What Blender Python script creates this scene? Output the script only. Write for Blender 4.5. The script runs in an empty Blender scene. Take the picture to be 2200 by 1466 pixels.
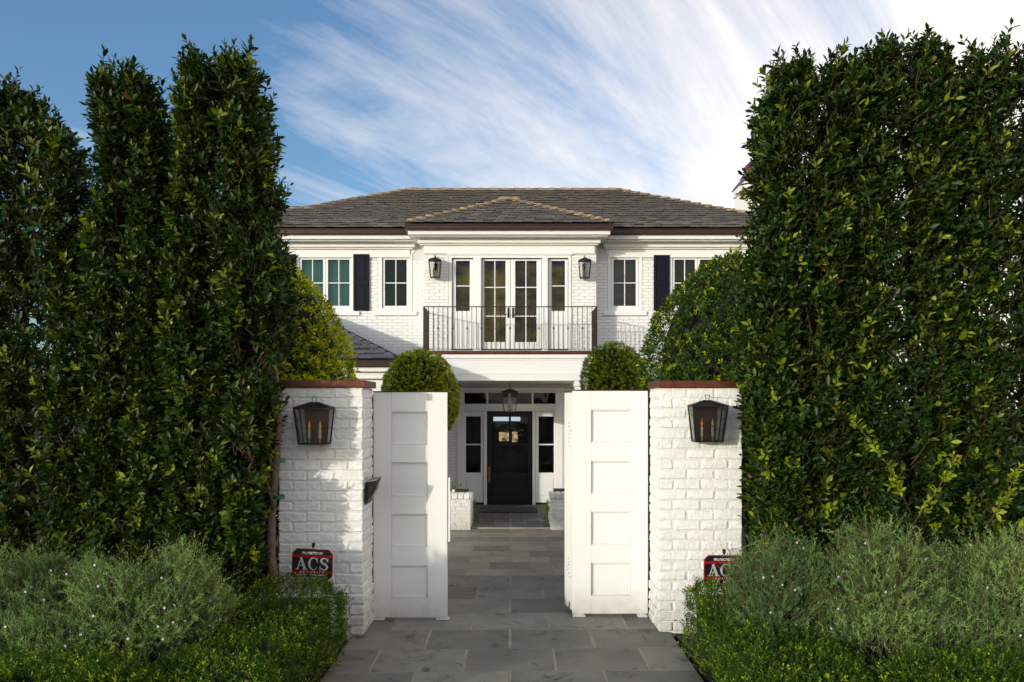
import bpy, math, random
import numpy as np
from mathutils import Vector, Matrix
random.seed(7)
RNG = np.random.default_rng(11)
sc = bpy.context.scene
COL = sc.collection
# ------------------------------------------------------------------ camera
F, HU, HV, EYE = 1600.0, 1100.0, 872.0, 2.30       # focal length in px of the 2200 px picture, vanishing point, eye height
cam_data = bpy.data.cameras.new("camera")
cam = bpy.data.objects.new("camera", cam_data)
COL.objects.link(cam)
cam.location = (0, 0, EYE)
cam.rotation_euler = (math.radians(90), 0, 0)
cam_data.sensor_width = 36.0
cam_data.lens = F / 2200 * 36.0
cam_data.shift_y = (HV - 733) / 2200
cam_data.clip_end = 2000
sc.camera = cam
# ------------------------------------------------------------------ sky
SUN_EL = math.radians(9.0)
SUN_AZ = math.radians(180 + 47)                    # clockwise from +Y: behind the camera, to its left
world = bpy.data.worlds.new("World")
sc.world = world
world.use_nodes = True
nt = world.node_tree
for n in list(nt.nodes):
    nt.nodes.remove(n)
def N(tree, typ, **kw):
    n = tree.nodes.new(typ)
    for k, v in kw.items():
        if k in n.inputs:
            n.inputs[k].default_value = v
        else:
            setattr(n, k, v)
    return n
def math_n(tree, op, a, b=None, c=None, clamp=False):
    n = tree.nodes.new('ShaderNodeMath'); n.operation = op; n.use_clamp = clamp
    for i, x in enumerate((a, b, c)):
        if x is None: continue
        if isinstance(x, (int, float)): n.inputs[i].default_value = x
        else: tree.links.new(x, n.inputs[i])
    return n.outputs[0]
out = N(nt, 'ShaderNodeOutputWorld'); bg = N(nt, 'ShaderNodeBackground')
sky = N(nt, 'ShaderNodeTexSky'); sky.sky_type = 'NISHITA'; sky.sun_disc = False
sky.sun_elevation = SUN_EL; sky.sun_rotation = SUN_AZ; sky.air_density = 1.0; sky.dust_density = 2.0; sky.ozone_density = 1.6
bg.inputs['Strength'].default_value = 0.15
tc = N(nt, 'ShaderNodeTexCoord'); sp = N(nt, 'ShaderNodeSeparateXYZ')
nt.links.new(tc.outputs['Generated'], sp.inputs[0])
X, Y, Z = sp.outputs
zc = math_n(nt, 'ADD', math_n(nt, 'MAXIMUM', Z, 0.0), 0.10)
px = math_n(nt, 'DIVIDE', X, zc); py = math_n(nt, 'DIVIDE', Y, zc)
cb = N(nt, 'ShaderNodeCombineXYZ'); nt.links.new(px, cb.inputs[0]); nt.links.new(py, cb.inputs[1])
rot = N(nt, 'ShaderNodeVectorRotate'); rot.rotation_type = 'Z_AXIS'; rot.inputs['Angle'].default_value = math.radians(36)
nt.links.new(cb.outputs[0], rot.inputs['Vector'])
def streak(sx, sy, ox, detail, rough, dist):
    mp = N(nt, 'ShaderNodeMapping'); mp.inputs['Scale'].default_value = (sx, sy, 1); mp.inputs['Location'].default_value = (ox, ox * .7, 0)
    nt.links.new(rot.outputs[0], mp.inputs[0])
    no = N(nt, 'ShaderNodeTexNoise'); no.inputs['Scale'].default_value = 1.0; no.inputs['Detail'].default_value = detail
    no.inputs['Roughness'].default_value = rough; no.inputs['Distortion'].default_value = dist
    nt.links.new(mp.outputs[0], no.inputs['Vector'])
    return no.outputs['Fac']
s1 = streak(1.9, 0.30, 3.1, 12, .66, 1.1)
s2 = streak(5.5, .9, 9.7, 9, .68, 2.2)
s3 = streak(.45, 0.3, 5.3, 3, .5, .2)
mix = math_n(nt, 'ADD', math_n(nt, 'MULTIPLY', s1, .74), math_n(nt, 'MULTIPLY', s2, .12))
mix = math_n(nt, 'ADD', mix, math_n(nt, 'MULTIPLY', s3, .20))
# cover grows to the right of the view and towards the horizon
az = math_n(nt, 'ARCTAN2', X, math_n(nt, 'ABSOLUTE', Y))
cov = math_n(nt, 'MULTIPLY_ADD', az, .34, -.40)
low = math_n(nt, 'SUBTRACT', 1.0, math_n(nt, 'MULTIPLY', math_n(nt, 'MAXIMUM', Z, 0.0), 2.3), clamp=True)
cov = math_n(nt, 'ADD', cov, math_n(nt, 'MULTIPLY', math_n(nt, 'MULTIPLY', low, math_n(nt, 'MULTIPLY_ADD', az, 1.2, .22, clamp=True)), .42))
fac = math_n(nt, 'MULTIPLY', math_n(nt, 'ADD', mix, cov), 2.5, clamp=True)
fac = math_n(nt, 'MULTIPLY', fac, .93)
mc = N(nt, 'ShaderNodeMix'); mc.data_type = 'RGBA'
tint = N(nt, 'ShaderNodeMix'); tint.data_type = 'RGBA'; tint.blend_type = 'MULTIPLY'; tint.inputs['Factor'].default_value = 1.0
nt.links.new(sky.outputs[0], tint.inputs['A']); tint.inputs['B'].default_value = (.42, .54, .67, 1)
nt.links.new(fac, mc.inputs['Factor']); nt.links.new(tint.outputs['Result'], mc.inputs['A'])
CLOUD = 3.3
mc.inputs['B'].default_value = (CLOUD * 1.0, CLOUD * .925, CLOUD * .86, 1)
nt.links.new(mc.outputs['Result'], bg.inputs['Color']); nt.links.new(bg.outputs[0], out.inputs[0])
# ------------------------------------------------------------------ sun
sd = bpy.data.lights.new("sun", 'SUN'); sun = bpy.data.objects.new("sun", sd); COL.objects.link(sun)
sd.energy = 1.15; sd.angle = math.radians(1.0); sd.color = (1.0, .92, .82)
sdir = Vector((math.sin(SUN_AZ) * math.cos(SUN_EL), math.cos(SUN_AZ) * math.cos(SUN_EL), math.sin(SUN_EL)))
sun.rotation_euler = sdir.to_track_quat('Z', 'Y').to_euler()
sun.location = sdir * 40
# ------------------------------------------------------------------ exposure
sc.view_settings.view_transform = 'Standard'
sc.view_settings.look = 'None'
sc.view_settings.gamma = 1.0
sc.view_settings.use_curve_mapping = False
sc.view_settings.exposure = 1.38
sc.render.engine = 'CYCLES'
sc.cycles.max_bounces = 6; sc.cycles.diffuse_bounces = 3; sc.cycles.glossy_bounces = 3
sc.cycles.transmission_bounces = 4; sc.cycles.transparent_max_bounces = 8
sc.cycles.caustics_reflective = False; sc.cycles.caustics_refractive = False
try:
    sc.cycles.use_denoising = True
    sc.cycles.denoiser = 'OPENIMAGEDENOISE'
except Exception:
    pass
# ================================================================== helpers
def PX(u, d): return (u - HU) * d / F
def PZ(v, d): return EYE - (v - HV) * d / F
def P(u, v, d): return Vector((PX(u, d), d, PZ(v, d)))
class MB:
    def __init__(s): s.v = []; s.f = []
    def face(s, *pts):
        b = len(s.v); s.v += [tuple(p) for p in pts]; s.f.append(tuple(range(b, b + len(pts))))
    def box(s, x0, x1, y0, y1, z0, z1):
        if x0 > x1: x0, x1 = x1, x0
        if z0 > z1: z0, z1 = z1, z0
        b = len(s.v)
        s.v += [(x0, y0, z0), (x1, y0, z0), (x1, y1, z0), (x0, y1, z0), (x0, y0, z1), (x1, y0, z1), (x1, y1, z1), (x0, y1, z1)]
        s.f += [tuple(b + i for i in q) for q in ((0, 3, 2, 1), (4, 5, 6, 7), (0, 1, 5, 4), (1, 2, 6, 5), (2, 3, 7, 6), (3, 0, 4, 7))]
    def hexa(s, p):      # eight corners: bottom ring 0-3 then top ring 4-7, counter-clockwise from above
        b = len(s.v); s.v += [tuple(q) for q in p]
        s.f += [tuple(b + i for i in q) for q in ((0, 3, 2, 1), (4, 5, 6, 7), (0, 1, 5, 4), (1, 2, 6, 5), (2, 3, 7, 6), (3, 0, 4, 7))]
    def cbox(s, x0, x1, y0, y1, z0, z1, c=.004, jit=0.0):
        """box with chamfered edges, 44 triangles"""
        if x0 > x1: x0, x1 = x1, x0
        if z0 > z1: z0, z1 = z1, z0
        c = min(c, (x1 - x0) * .45, (y1 - y0) * .45, (z1 - z0) * .45)
        lo, hi = (x0, y0, z0), (x1, y1, z1); idx = {}; b = len(s.v)
        for cx in (0, 1):
            for cy in (0, 1):
                for cz in (0, 1):
                    k = (cx, cy, cz); j = [random.uniform(-jit, jit) for _ in range(3)]
                    for ax in range(3):
                        p = []
                        for i in range(3):
                            base = hi[i] if k[i] else lo[i]
                            if i != ax: base += (-c if k[i] else c)
                            p.append(base + j[i] * (1 if i != 1 else .5))
                        idx[(k, ax)] = len(s.v); s.v.append(tuple(p))
        ctr = ((x0 + x1) / 2, (y0 + y1) / 2, (z0 + z1) / 2)
        def add(q):
            a, bb, cc = (Vector(s.v[q[0]]), Vector(s.v[q[1]]), Vector(s.v[q[2]]))
            n = (bb - a).cross(cc - a); m = sum((Vector(s.v[i]) for i in q), Vector()) / len(q)
            if n.dot(m - Vector(ctr)) < 0: q = q[::-1]
            s.f.append(tuple(q))
        for ax in range(3):
            o = [i for i in range(3) if i != ax]
            for sd_ in (0, 1):
                def key(a, bb):
                    k = [0, 0, 0]; k[ax] = sd_; k[o[0]] = a; k[o[1]] = bb; return tuple(k)
                add([idx[(key(0, 0), ax)], idx[(key(1, 0), ax)], idx[(key(1, 1), ax)], idx[(key(0, 1), ax)]])
            for a in (0, 1):
                for bb in (0, 1):
                    k0 = [0, 0, 0]; k0[o[0]] = a; k0[o[1]] = bb; k1 = list(k0); k1[ax] = 1
                    k0 = tuple(k0); k1 = tuple(k1)
                    add([idx[(k0, o[0])], idx[(k0, o[1])], idx[(k1, o[1])], idx[(k1, o[0])]])
        for cx in (0, 1):
            for cy in (0, 1):
                for cz in (0, 1):
                    k = (cx, cy, cz); add([idx[(k, 0)], idx[(k, 1)], idx[(k, 2)]])
    def tube(s, pts, radii, n=8, cap=True):
        pts = [Vector(p) for p in pts]
        if isinstance(radii, (int, float)): radii = [radii] * len(pts)
        b = len(s.v); ref = Vector((0.31, 0.95, 0.1)).normalized()
        for i, p in enumerate(pts):
            t = (pts[min(i + 1, len(pts) - 1)] - pts[max(i - 1, 0)]).normalized()
            a = t.cross(ref)
            if a.length < .05: a = t.cross(Vector((1, 0, 0)))
            a.normalize(); c = t.cross(a)
            for k in range(n):
                an = 2 * math.pi * k / n
                s.v.append(tuple(p + (a * math.cos(an) + c * math.sin(an)) * radii[i]))
        for i in range(len(pts) - 1):
            for k in range(n):
                a0 = b + i * n + k; a1 = b + i * n + (k + 1) % n
                s.f.append((a0, a1, a1 + n, a0 + n))
        if cap:
            s.f.append(tuple(b + k for k in range(n))[::-1]); s.f.append(tuple(b + (len(pts) - 1) * n + k for k in range(n)))
    def lathe(s, prof, cx, cy, n=12):
        b = len(s.v)
        for r, z in prof:
            for k in range(n):
                an = 2 * math.pi * k / n; s.v.append((cx + r * math.cos(an), cy + r * math.sin(an), z))
        for i in range(len(prof) - 1):
            for k in range(n):
                a0 = b + i * n + k; a1 = b + i * n + (k + 1) % n
                s.f.append((a0, a1, a1 + n, a0 + n))
    def mesh(s, name, mat, smooth=False):
        me = bpy.data.meshes.new(name); me.from_pydata(s.v, [], s.f); me.update()
        if mat: me.materials.append(mat)
        if smooth: me.polygons.foreach_set("use_smooth", [True] * len(me.polygons))
        return me
    def build(s, name, mat, parent=None, smooth=False, kind=None, label=None):
        return link(name, s.mesh(name, mat, smooth), parent, kind, label)
def link(name, me, parent=None, kind=None, label=None, loc=None):
    o = bpy.data.objects.new(name, me); COL.objects.link(o)
    if parent is not None:
        o.parent = parent; o.matrix_parent_inverse = world_of(parent).inverted()
    if kind: o['kind'] = kind
    if label: o['label'] = label
    if loc is not None: o.location = loc
    return o
def world_of(p):
    b = p.matrix_basis.copy()
    return b if p.parent is None else world_of(p.parent) @ p.matrix_parent_inverse @ b
def thing(name, label, cat, loc=(0, 0, 0), group=None):
    o = bpy.data.objects.new(name, None); COL.objects.link(o); o.location = loc; o.empty_display_size = .2
    o['label'] = label; o['category'] = cat
    if group: o['group'] = group
    return o
def tag(o, label, cat, group=None):
    o['label'] = label; o['category'] = cat
    if group: o['group'] = group
    return o
def dup(root, loc, label, scale=None, rotz=None):
    """a copy of a thing with copies of its parts"""
    r = root.copy(); COL.objects.link(r); r.location = loc; r['label'] = label
    if scale: r.scale = scale
    if rotz is not None: r.rotation_euler = (0, 0, rotz)
    for ch in list(root.children):
        c = ch.copy(); COL.objects.link(c); c.parent = r
        for g in ch.children:
            d = g.copy(); COL.objects.link(d); d.parent = c
    return r
# ------------------------------------------------------------------ materials
def mat(name, col, rough=.6, metal=0.0, bump=0.0, bscale=40.0, var=0.0, vscale=3.0, spec=.5, obj_var=0.0, bdetail=4, bdist=.01, var2=None, coat=0.0):
    m = bpy.data.materials.new(name); m.use_nodes = True; t = m.node_tree
    p = t.nodes['Principled BSDF']; p.inputs['Roughness'].default_value = rough; p.inputs['Metallic'].default_value = metal
    p.inputs['Specular IOR Level'].default_value = spec
    p.inputs['Coat Weight'].default_value = coat
    geo = N(t, 'ShaderNodeTexCoord')
    src = None
    rgb = N(t, 'ShaderNodeRGB'); rgb.outputs[0].default_value = (*col, 1); src = rgb.outputs[0]
    if var:
        no = N(t, 'ShaderNodeTexNoise'); no.inputs['Scale'].default_value = vscale; no.inputs['Detail'].default_value = 6
        no.inputs['Roughness'].default_value = .65
        t.links.new(geo.outputs['Object'], no.inputs['Vector'])
        mr = N(t, 'ShaderNodeMapRange'); mr.inputs['From Min'].default_value = .3; mr.inputs['From Max'].default_value = .7
        mr.inputs['To Min'].default_value = 0; mr.inputs['To Max'].default_value = 1
        t.links.new(no.outputs['Fac'], mr.inputs['Value'])
        mx = N(t, 'ShaderNodeMix'); mx.data_type = 'RGBA'
        c2 = var2 if var2 else tuple(c * (1 - var) for c in col)
        mx.inputs['B'].default_value = (*c2, 1); t.links.new(src, mx.inputs['A'])
        t.links.new(math_n(t, 'MULTIPLY', mr.outputs[0], 1.0), mx.inputs['Factor']); src = mx.outputs['Result']
    if obj_var:
        oi = N(t, 'ShaderNodeObjectInfo'); hs = N(t, 'ShaderNodeHueSaturation')
        t.links.new(src, hs.inputs['Color'])
        t.links.new(math_n(t, 'MULTIPLY_ADD', oi.outputs['Random'], obj_var * 2, 1 - obj_var), hs.inputs['Value']); src = hs.outputs[0]
    t.links.new(src, p.inputs['Base Color'])
    if bump:
        nb = N(t, 'ShaderNodeTexNoise'); nb.inputs['Scale'].default_value = bscale; nb.inputs['Detail'].default_value = bdetail
        t.links.new(geo.outputs['Object'], nb.inputs['Vector'])
        bp = N(t, 'ShaderNodeBump'); bp.inputs['Strength'].default_value = bump; bp.inputs['Distance'].default_value = bdist
        t.links.new(nb.outputs['Fac'], bp.inputs['Height']); t.links.new(bp.outputs[0], p.inputs['Normal'])
    return m
M = {}
M['brick'] = mat('painted_brick', (.81, .80, .78), .6, bump=.6, bscale=22, var=.13, vscale=6, bdist=.022, obj_var=.035)
M['mortar'] = mat('painted_mortar', (.74, .73, .70), .7, bump=.8, bscale=45, var=.22, vscale=8, bdist=.015)
M['housemortar'] = mat('house_painted_mortar', (.60, .60, .59), .8, bump=.4, bscale=40)
M['housebrick'] = mat('house_painted_brick', (.80, .795, .78), .55, bump=.4, bscale=30, var=.05, vscale=2.5, bdist=.01)
M['paint'] = mat('white_gloss_paint', (.80, .795, .78), .38, bump=.08, bscale=60, var=.05, vscale=2.0, bdist=.003)
M['gatepaint'] = mat('white_gate_paint', (.80, .79, .77), .42, bump=.15, bscale=90, var=.06, vscale=1.6, bdist=.003)
def dirt_foot(m, zt, col, k):
    t = m.node_tree; p = t.nodes['Principled BSDF']; l = p.inputs['Base Color'].links[0]; src = l.from_socket
    g = N(t, 'ShaderNodeNewGeometry'); sx = N(t, 'ShaderNodeSeparateXYZ'); t.links.new(g.outputs['Position'], sx.inputs[0])
    no = N(t, 'ShaderNodeTexNoise'); no.inputs['Scale'].default_value = 9; no.inputs['Detail'].default_value = 7; t.links.new(g.outputs['Position'], no.inputs['Vector'])
    hgt = math_n(t, 'MULTIPLY_ADD', sx.outputs[2], -1 / zt, 1.0, clamp=True)
    f = math_n(t, 'MULTIPLY', math_n(t, 'MULTIPLY', hgt, no.outputs['Fac']), k, clamp=True)
    mx = N(t, 'ShaderNodeMix'); mx.data_type = 'RGBA'; mx.inputs['B'].default_value = (*col, 1); t.links.new(src, mx.inputs['A']); t.links.new(f, mx.inputs['Factor']); t.links.new(mx.outputs['Result'], p.inputs['Base Color'])
dirt_foot(M['gatepaint'], .35, (.40, .36, .30), 1.1); dirt_foot(M['brick'], .5, (.34, .34, .28), 1.2)
M['copper'] = mat('aged_copper', (.17, .048, .03), .42, .55, bump=.2, bscale=30, var=.5, vscale=9, bdist=.003)
M['gutter'] = mat('brown_gutter', (.045, .02, .014), .4, .3, var=.3, vscale=4)
M['navy'] = mat('navy_paint', (.0065, .0085, .016), .5, spec=.12, bump=.05, bscale=50, bdist=.002)
M['black'] = mat('black_iron', (.012, .012, .012), .45, .6, bump=.1, bscale=60, bdist=.002)
M['bronze'] = mat('dark_bronze', (.010, .009, .008), .5, .4, bump=.2, bscale=60, bdist=.002, var=.4, vscale=20)
M['backplate'] = mat('brown_backplate', (.12, .045, .015), .5, .3, bump=.5, bscale=70, bdist=.003, var=.5, vscale=30)
M['brass'] = mat('old_brass', (.30, .19, .09), .4, .9, var=.4, vscale=20)
M['ivory'] = mat('candle_sleeve', (.75, .66, .42), .5)
M['steel'] = mat('steel_grey', (.35, .35, .34), .35, .8)
M['tile'] = mat('roof_tile', (.070, .066, .068), .5, bump=.5, bscale=25, var=.45, vscale=4.5, obj_var=.4, bdist=.008, var2=(.155, .130, .112))
M['ridge_sunlit'] = mat('ridge_tile', (.40, .26, .12), .5, bump=.4, bscale=22, var=.3, vscale=5, obj_var=.2, bdist=.006)  # the gold of low sun is put into this colour; the tiles are grey
M['slate'] = mat('wing_roof_tile', (.10, .105, .125), .6, bump=.5, bscale=25, var=.35, vscale=3, obj_var=.15, bdist=.008)
M['joint'] = mat('pale_grout', (.36, .31, .235), .8, var=.5, vscale=6)
M['soil'] = mat('dark_soil', (.025, .016, .011), .95, bump=1, bscale=18, var=.5, vscale=8, bdist=.03)
M['bark'] = mat('pale_bark', (.16, .125, .09), .85, bump=.9, bscale=26, var=.5, vscale=11, bdist=.02)
M['twig'] = mat('twig_bark', (.10, .055, .028), .8, var=.4, vscale=20)
M['tape'] = mat('green_tree_tape', (.01, .13, .06), .5)
M['matrug'] = mat('door_mat', (.022, .018, .024), .95, bump=.6, bscale=200, bdist=.004)
M['rail'] = mat('railing_bronze', (.035, .026, .022), .45, .5)
def amber():
    m = bpy.data.materials.new('amber_bulb'); m.use_nodes = True; p = m.node_tree.nodes['Principled BSDF']
    p.inputs['Base Color'].default_value = (.75, .30, .04, 1); p.inputs['Roughness'].default_value = .15
    p.inputs['Emission Color'].default_value = (1, .42, .06, 1); p.inputs['Emission Strength'].default_value = .06
    return m
M['amber'] = amber()
def glass(name, tint=(1, 1, 1), rough=.02, refl=.09, wav=.0):
    m = bpy.data.materials.new(name); m.use_nodes = True; t = m.node_tree; t.nodes.clear()
    o = N(t, 'ShaderNodeOutputMaterial'); tr = N(t, 'ShaderNodeBsdfTransparent'); gl = N(t, 'ShaderNodeBsdfGlossy'); mx = N(t, 'ShaderNodeMixShader')
    tr.inputs[0].default_value = (*tint, 1); gl.inputs['Roughness'].default_value = rough; gl.inputs['Color'].default_value = (1, 1, 1, 1)
    fr = N(t, 'ShaderNodeFresnel'); fr.inputs[0].default_value = 1.5
    t.links.new(math_n(t, 'ADD', fr.outputs[0], refl, clamp=True), mx.inputs[0])
    if wav:
        tc_ = N(t, 'ShaderNodeTexCoord'); no = N(t, 'ShaderNodeTexNoise'); no.inputs['Scale'].default_value = 3.0; no.inputs['Detail'].default_value = 2
        t.links.new(tc_.outputs['Object'], no.inputs['Vector']); bp = N(t, 'ShaderNodeBump'); bp.inputs['Strength'].default_value = wav; bp.inputs['Distance'].default_value = .02
        t.links.new(no.outputs['Fac'], bp.inputs['Height']); t.links.new(bp.outputs[0], gl.inputs['Normal'])
    t.links.new(tr.outputs[0], mx.inputs[1]); t.links.new(gl.outputs[0], mx.inputs[2]); t.links.new(mx.outputs[0], o.inputs[0])
    return m
M['glass'] = glass('window_glass', (.72, .74, .74), wav=.25, refl=-.012)
M['lglass'] = glass('lantern_glass', (.86, .86, .84), refl=.02)
def interior(name, c1, c2, sx, sz):
    m = bpy.data.materials.new(name); m.use_nodes = True; t = m.node_tree; p = t.nodes['Principled BSDF']; p.inputs['Roughness'].default_value = .9
    tc_ = N(t, 'ShaderNodeTexCoord'); mp = N(t, 'ShaderNodeMapping'); mp.inputs['Scale'].default_value = (sx, 1, sz)
    no = N(t, 'ShaderNodeTexNoise'); no.inputs['Scale'].default_value = 1; no.inputs['Detail'].default_value = 6
    t.links.new(tc_.outputs['Object'], mp.inputs[0]); t.links.new(mp.outputs[0], no.inputs['Vector'])
    r = N(t, 'ShaderNodeValToRGB'); r.color_ramp.elements[0].position = .38; r.color_ramp.elements[0].color = (*c1, 1)
    r.color_ramp.elements[1].position = .66; r.color_ramp.elements[1].color = (*c2, 1)
    t.links.new(no.outputs['Fac'], r.inputs[0]); t.links.new(r.outputs[0], p.inputs['Base Color'])
    return m
M['in_dark'] = interior('dark_room', (.006, .007, .007), (.05, .05, .045), 1.6, 1.6)
M['in_gold_reflection'] = interior('gold_reflection', (.07, .05, .008), (.80, .55, .05), 1.2, 2.6)  # paints the golden hillside reflection on sheets behind the balcony doors
M['in_teal'] = interior('teal_curtain', (.10, .34, .29), (.20, .62, .54), .8, .6)
M['in_blind'] = interior('grey_blind', (.10, .11, .12), (.16, .17, .18), .4, 8)
M['in_olive'] = interior('olive_curtain', (.03, .035, .015), (.14, .14, .06), 6, 1)
def paver_mat(name, c, c2, stain):
    m = bpy.data.materials.new(name); m.use_nodes = True; t = m.node_tree; p = t.nodes['Principled BSDF']
    p.inputs['Roughness'].default_value = .62
    tc_ = N(t, 'ShaderNodeTexCoord'); oi = N(t, 'ShaderNodeObjectInfo')
    off = N(t, 'ShaderNodeVectorMath'); off.operation = 'ADD'; ov = N(t, 'ShaderNodeCombineXYZ')
    t.links.new(math_n(t, 'MULTIPLY', oi.outputs['Random'], 40.0), ov.inputs[0]); t.links.new(math_n(t, 'MULTIPLY', oi.outputs['Random'], 91.0), ov.inputs[1])
    t.links.new(tc_.outputs['Object'], off.inputs[0]); t.links.new(ov.outputs[0], off.inputs[1])
    def noise(sc_, det, dist=0.0, rg=.6):
        n = N(t, 'ShaderNodeTexNoise'); n.inputs['Scale'].default_value = sc_; n.inputs['Detail'].default_value = det
        n.inputs['Distortion'].default_value = dist; n.inputs['Roughness'].default_value = rg
        t.links.new(off.outputs[0], n.inputs['Vector']); return n.outputs['Fac']
    def mixc(fac, a, b):
        x = N(t, 'ShaderNodeMix'); x.data_type = 'RGBA'; t.links.new(fac, x.inputs['Factor'])
        for k, q in (('A', a), ('B', b)):
            if isinstance(q, tuple): x.inputs[k].default_value = (*q, 1)
            else: t.links.new(q, x.inputs[k])
        return x.outputs['Result']
    def rng(f, a, b):
        r = N(t, 'ShaderNodeMapRange'); r.inputs['From Min'].default_value = a; r.inputs['From Max'].default_value = b; t.links.new(f, r.inputs['Value']); return r.outputs[0]
    base = mixc(rng(noise(2.2, 6, .4), .35, .65), c, c2)
    blot = math_n(t, 'MULTIPLY', rng(noise(3.0, 9, 1.2, .7), .55, .66), stain)
    base = mixc(blot, base, tuple(x * .28 for x in c))
    base = mixc(math_n(t, 'MULTIPLY', rng(noise(55, 3), .70, .76), .35), base, (.34, .33, .30))
    hs = N(t, 'ShaderNodeHueSaturation'); t.links.new(base, hs.inputs['Color'])
    t.links.new(math_n(t, 'MULTIPLY_ADD', oi.outputs['Random'], .55, .72), hs.inputs['Value'])
    t.links.new(hs.outputs[0], p.inputs['Base Color'])
    bp = N(t, 'ShaderNodeBump'); bp.inputs['Strength'].default_value = .45; bp.inputs['Distance'].default_value = .01
    t.links.new(noise(14, 8, .3, .7), bp.inputs['Height']); t.links.new(bp.outputs[0], p.inputs['Normal'])
    return m
M['bluestone_shaded'] = paver_mat('bluestone_shaded', (.130, .130, .110), (.19, .182, .150), .95)  # shade on the near paving is put into this darker tone
M['courtstone_lit'] = paver_mat('court_bluestone_lit', (.19, .182, .15), (.26, .23, .17), .5)  # same stone, with the courtyard's warmer light put into its colour
M['porchstone_shaded'] = paver_mat('porch_bluestone_shaded', (.070, .072, .066), (.100, .096, .082), .4)  # porch shade is put into this dark stone colour
def leaf_mat(name, dark, mid, young, rough=.36, transl=.28):
    """per-leaf tint attribute picks the leaf colour: old dark leaves to fresh yellow-green ones"""
    m = bpy.data.materials.new(name); m.use_nodes = True; t = m.node_tree; t.nodes.clear()
    o = N(t, 'ShaderNodeOutputMaterial'); p = N(t, 'ShaderNodeBsdfPrincipled'); tr = N(t, 'ShaderNodeBsdfTranslucent'); mx = N(t, 'ShaderNodeMixShader')
    at = N(t, 'ShaderNodeAttribute'); at.attribute_name = 'tint'
    r = N(t, 'ShaderNodeValToRGB'); e = r.color_ramp.elements
    e[0].position = 0; e[0].color = (*dark, 1); e[1].position = 1; e[1].color = (.10, .038, .012, 1); k = e.new(.47); k.color = (*mid, 1); k = e.new(.93); k.color = (*young, 1)
    t.links.new(at.outputs['Fac'], r.inputs[0]); t.links.new(r.outputs[0], p.inputs['Base Color'])
    hs = N(t, 'ShaderNodeHueSaturation'); hs.inputs['Value'].default_value = 2.0; hs.inputs['Saturation'].default_value = 1.1; hs.inputs['Hue'].default_value = .485
    t.links.new(r.outputs[0], hs.inputs['Color']); t.links.new(hs.outputs[0], tr.inputs[0])
    p.inputs['Roughness'].default_value = rough; p.inputs['Specular IOR Level'].default_value = .28
    mx.inputs[0].default_value = transl
    t.links.new(p.outputs[0], mx.inputs[1]); t.links.new(tr.outputs[0], mx.inputs[2]); t.links.new(mx.outputs[0], o.inputs[0])
    return m
M['ficus'] = leaf_mat('ficus_leaf', (.0028, .0085, .001), (.019, .052, .003), (.23, .28, .010), .46, .22)
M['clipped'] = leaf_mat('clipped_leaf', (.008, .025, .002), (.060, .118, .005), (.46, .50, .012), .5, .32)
M['box'] = leaf_mat('boxwood_leaf', (.008, .026, .002), (.046, .105, .005), (.30, .38, .012), .5, .32)
M['westringia'] = leaf_mat('grey_green_needle', (.026, .064, .022), (.115, .210, .066), (.36, .48, .12), .6, .3)
M['petal'] = mat('lilac_petal', (.62, .56, .74), .6)
M['rose'] = mat('white_petal', (.8, .8, .72), .6)
# ================================================================== foliage tools
def unit(a): return a / np.maximum(np.linalg.norm(a, axis=1, keepdims=True), 1e-9)
LEAF8_V = np.array([(0, 0, 0), (0, 1, -.10), (-.38, .30, .05), (.38, .30, .05), (-.48, .62, .02), (.48, .62, .02), (0, .32, -.04), (0, .66, -.05)], float)
LEAF8_F = [(0, 6, 2), (0, 3, 6), (2, 6, 7, 4), (6, 3, 5, 7), (4, 7, 1), (7, 5, 1)]
LEAF4_V = np.array([(0, 0, 0), (-.48, .5, .04), (.48, .5, .04), (0, 1, -.06), (0, .5, -.05)], float)
LEAF4_F = [(0, 4, 1), (0, 2, 4), (1, 4, 3), (4, 2, 3)]
NEED_V = np.array([(-.5, 0, 0), (.5, 0, 0), (.25, 1, 0), (-.25, 1, 0)], float)
NEED_F = [(0, 1, 2, 3)]
def leaves_mesh(name, tv, tf, pos, dr, nr, length, width, tints, material, extra=None):
    n = len(pos); nv = len(tv)
    dr = unit(dr); side = unit(np.cross(dr, nr)); nr = unit(np.cross(side, dr))
    V = (pos[:, None, :] + side[:, None, :] * (tv[None, :, 0:1] * width[:, None, None]) + dr[:, None, :] * (tv[None, :, 1:2] * length[:, None, None])
         + nr[:, None, :] * (tv[None, :, 2:3] * length[:, None, None])).reshape(-1, 3)
    loops = np.concatenate([np.array(f) for f in tf]); sizes = np.array([len(f) for f in tf])
    L = (loops[None, :] + (np.arange(n) * nv)[:, None]).reshape(-1)
    S = np.tile(sizes, n)
    T = np.repeat(tints, nv)
    if extra is not None:         # (verts, faces of quads) of stems appended
        ev, ef = extra
        base = len(V); V = np.concatenate([V, ev]); L = np.concatenate([L, (ef + base).reshape(-1)]); S = np.concatenate([S, np.full(len(ef), ef.shape[1])])
        T = np.concatenate([T, np.full(len(ev), .3)])
    me = bpy.data.meshes.new(name)
    me.vertices.add(len(V)); me.vertices.foreach_set("co", V.astype(np.float32).reshape(-1))
    me.loops.add(len(L)); me.loops.foreach_set("vertex_index", L.astype(np.int32))
    me.polygons.add(len(S)); st = np.concatenate([[0], np.cumsum(S)[:-1]])
    me.polygons.foreach_set("loop_start", st.astype(np.int32)); me.polygons.foreach_set("loop_total", S.astype(np.int32))
    me.polygons.foreach_set("use_smooth", np.ones(len(S), bool))
    at = me.attributes.new("tint", 'FLOAT', 'POINT'); at.data.foreach_set("value", T.astype(np.float32))
    me.materials.append(material); me.update(calc_edges=True)
    return me
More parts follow.
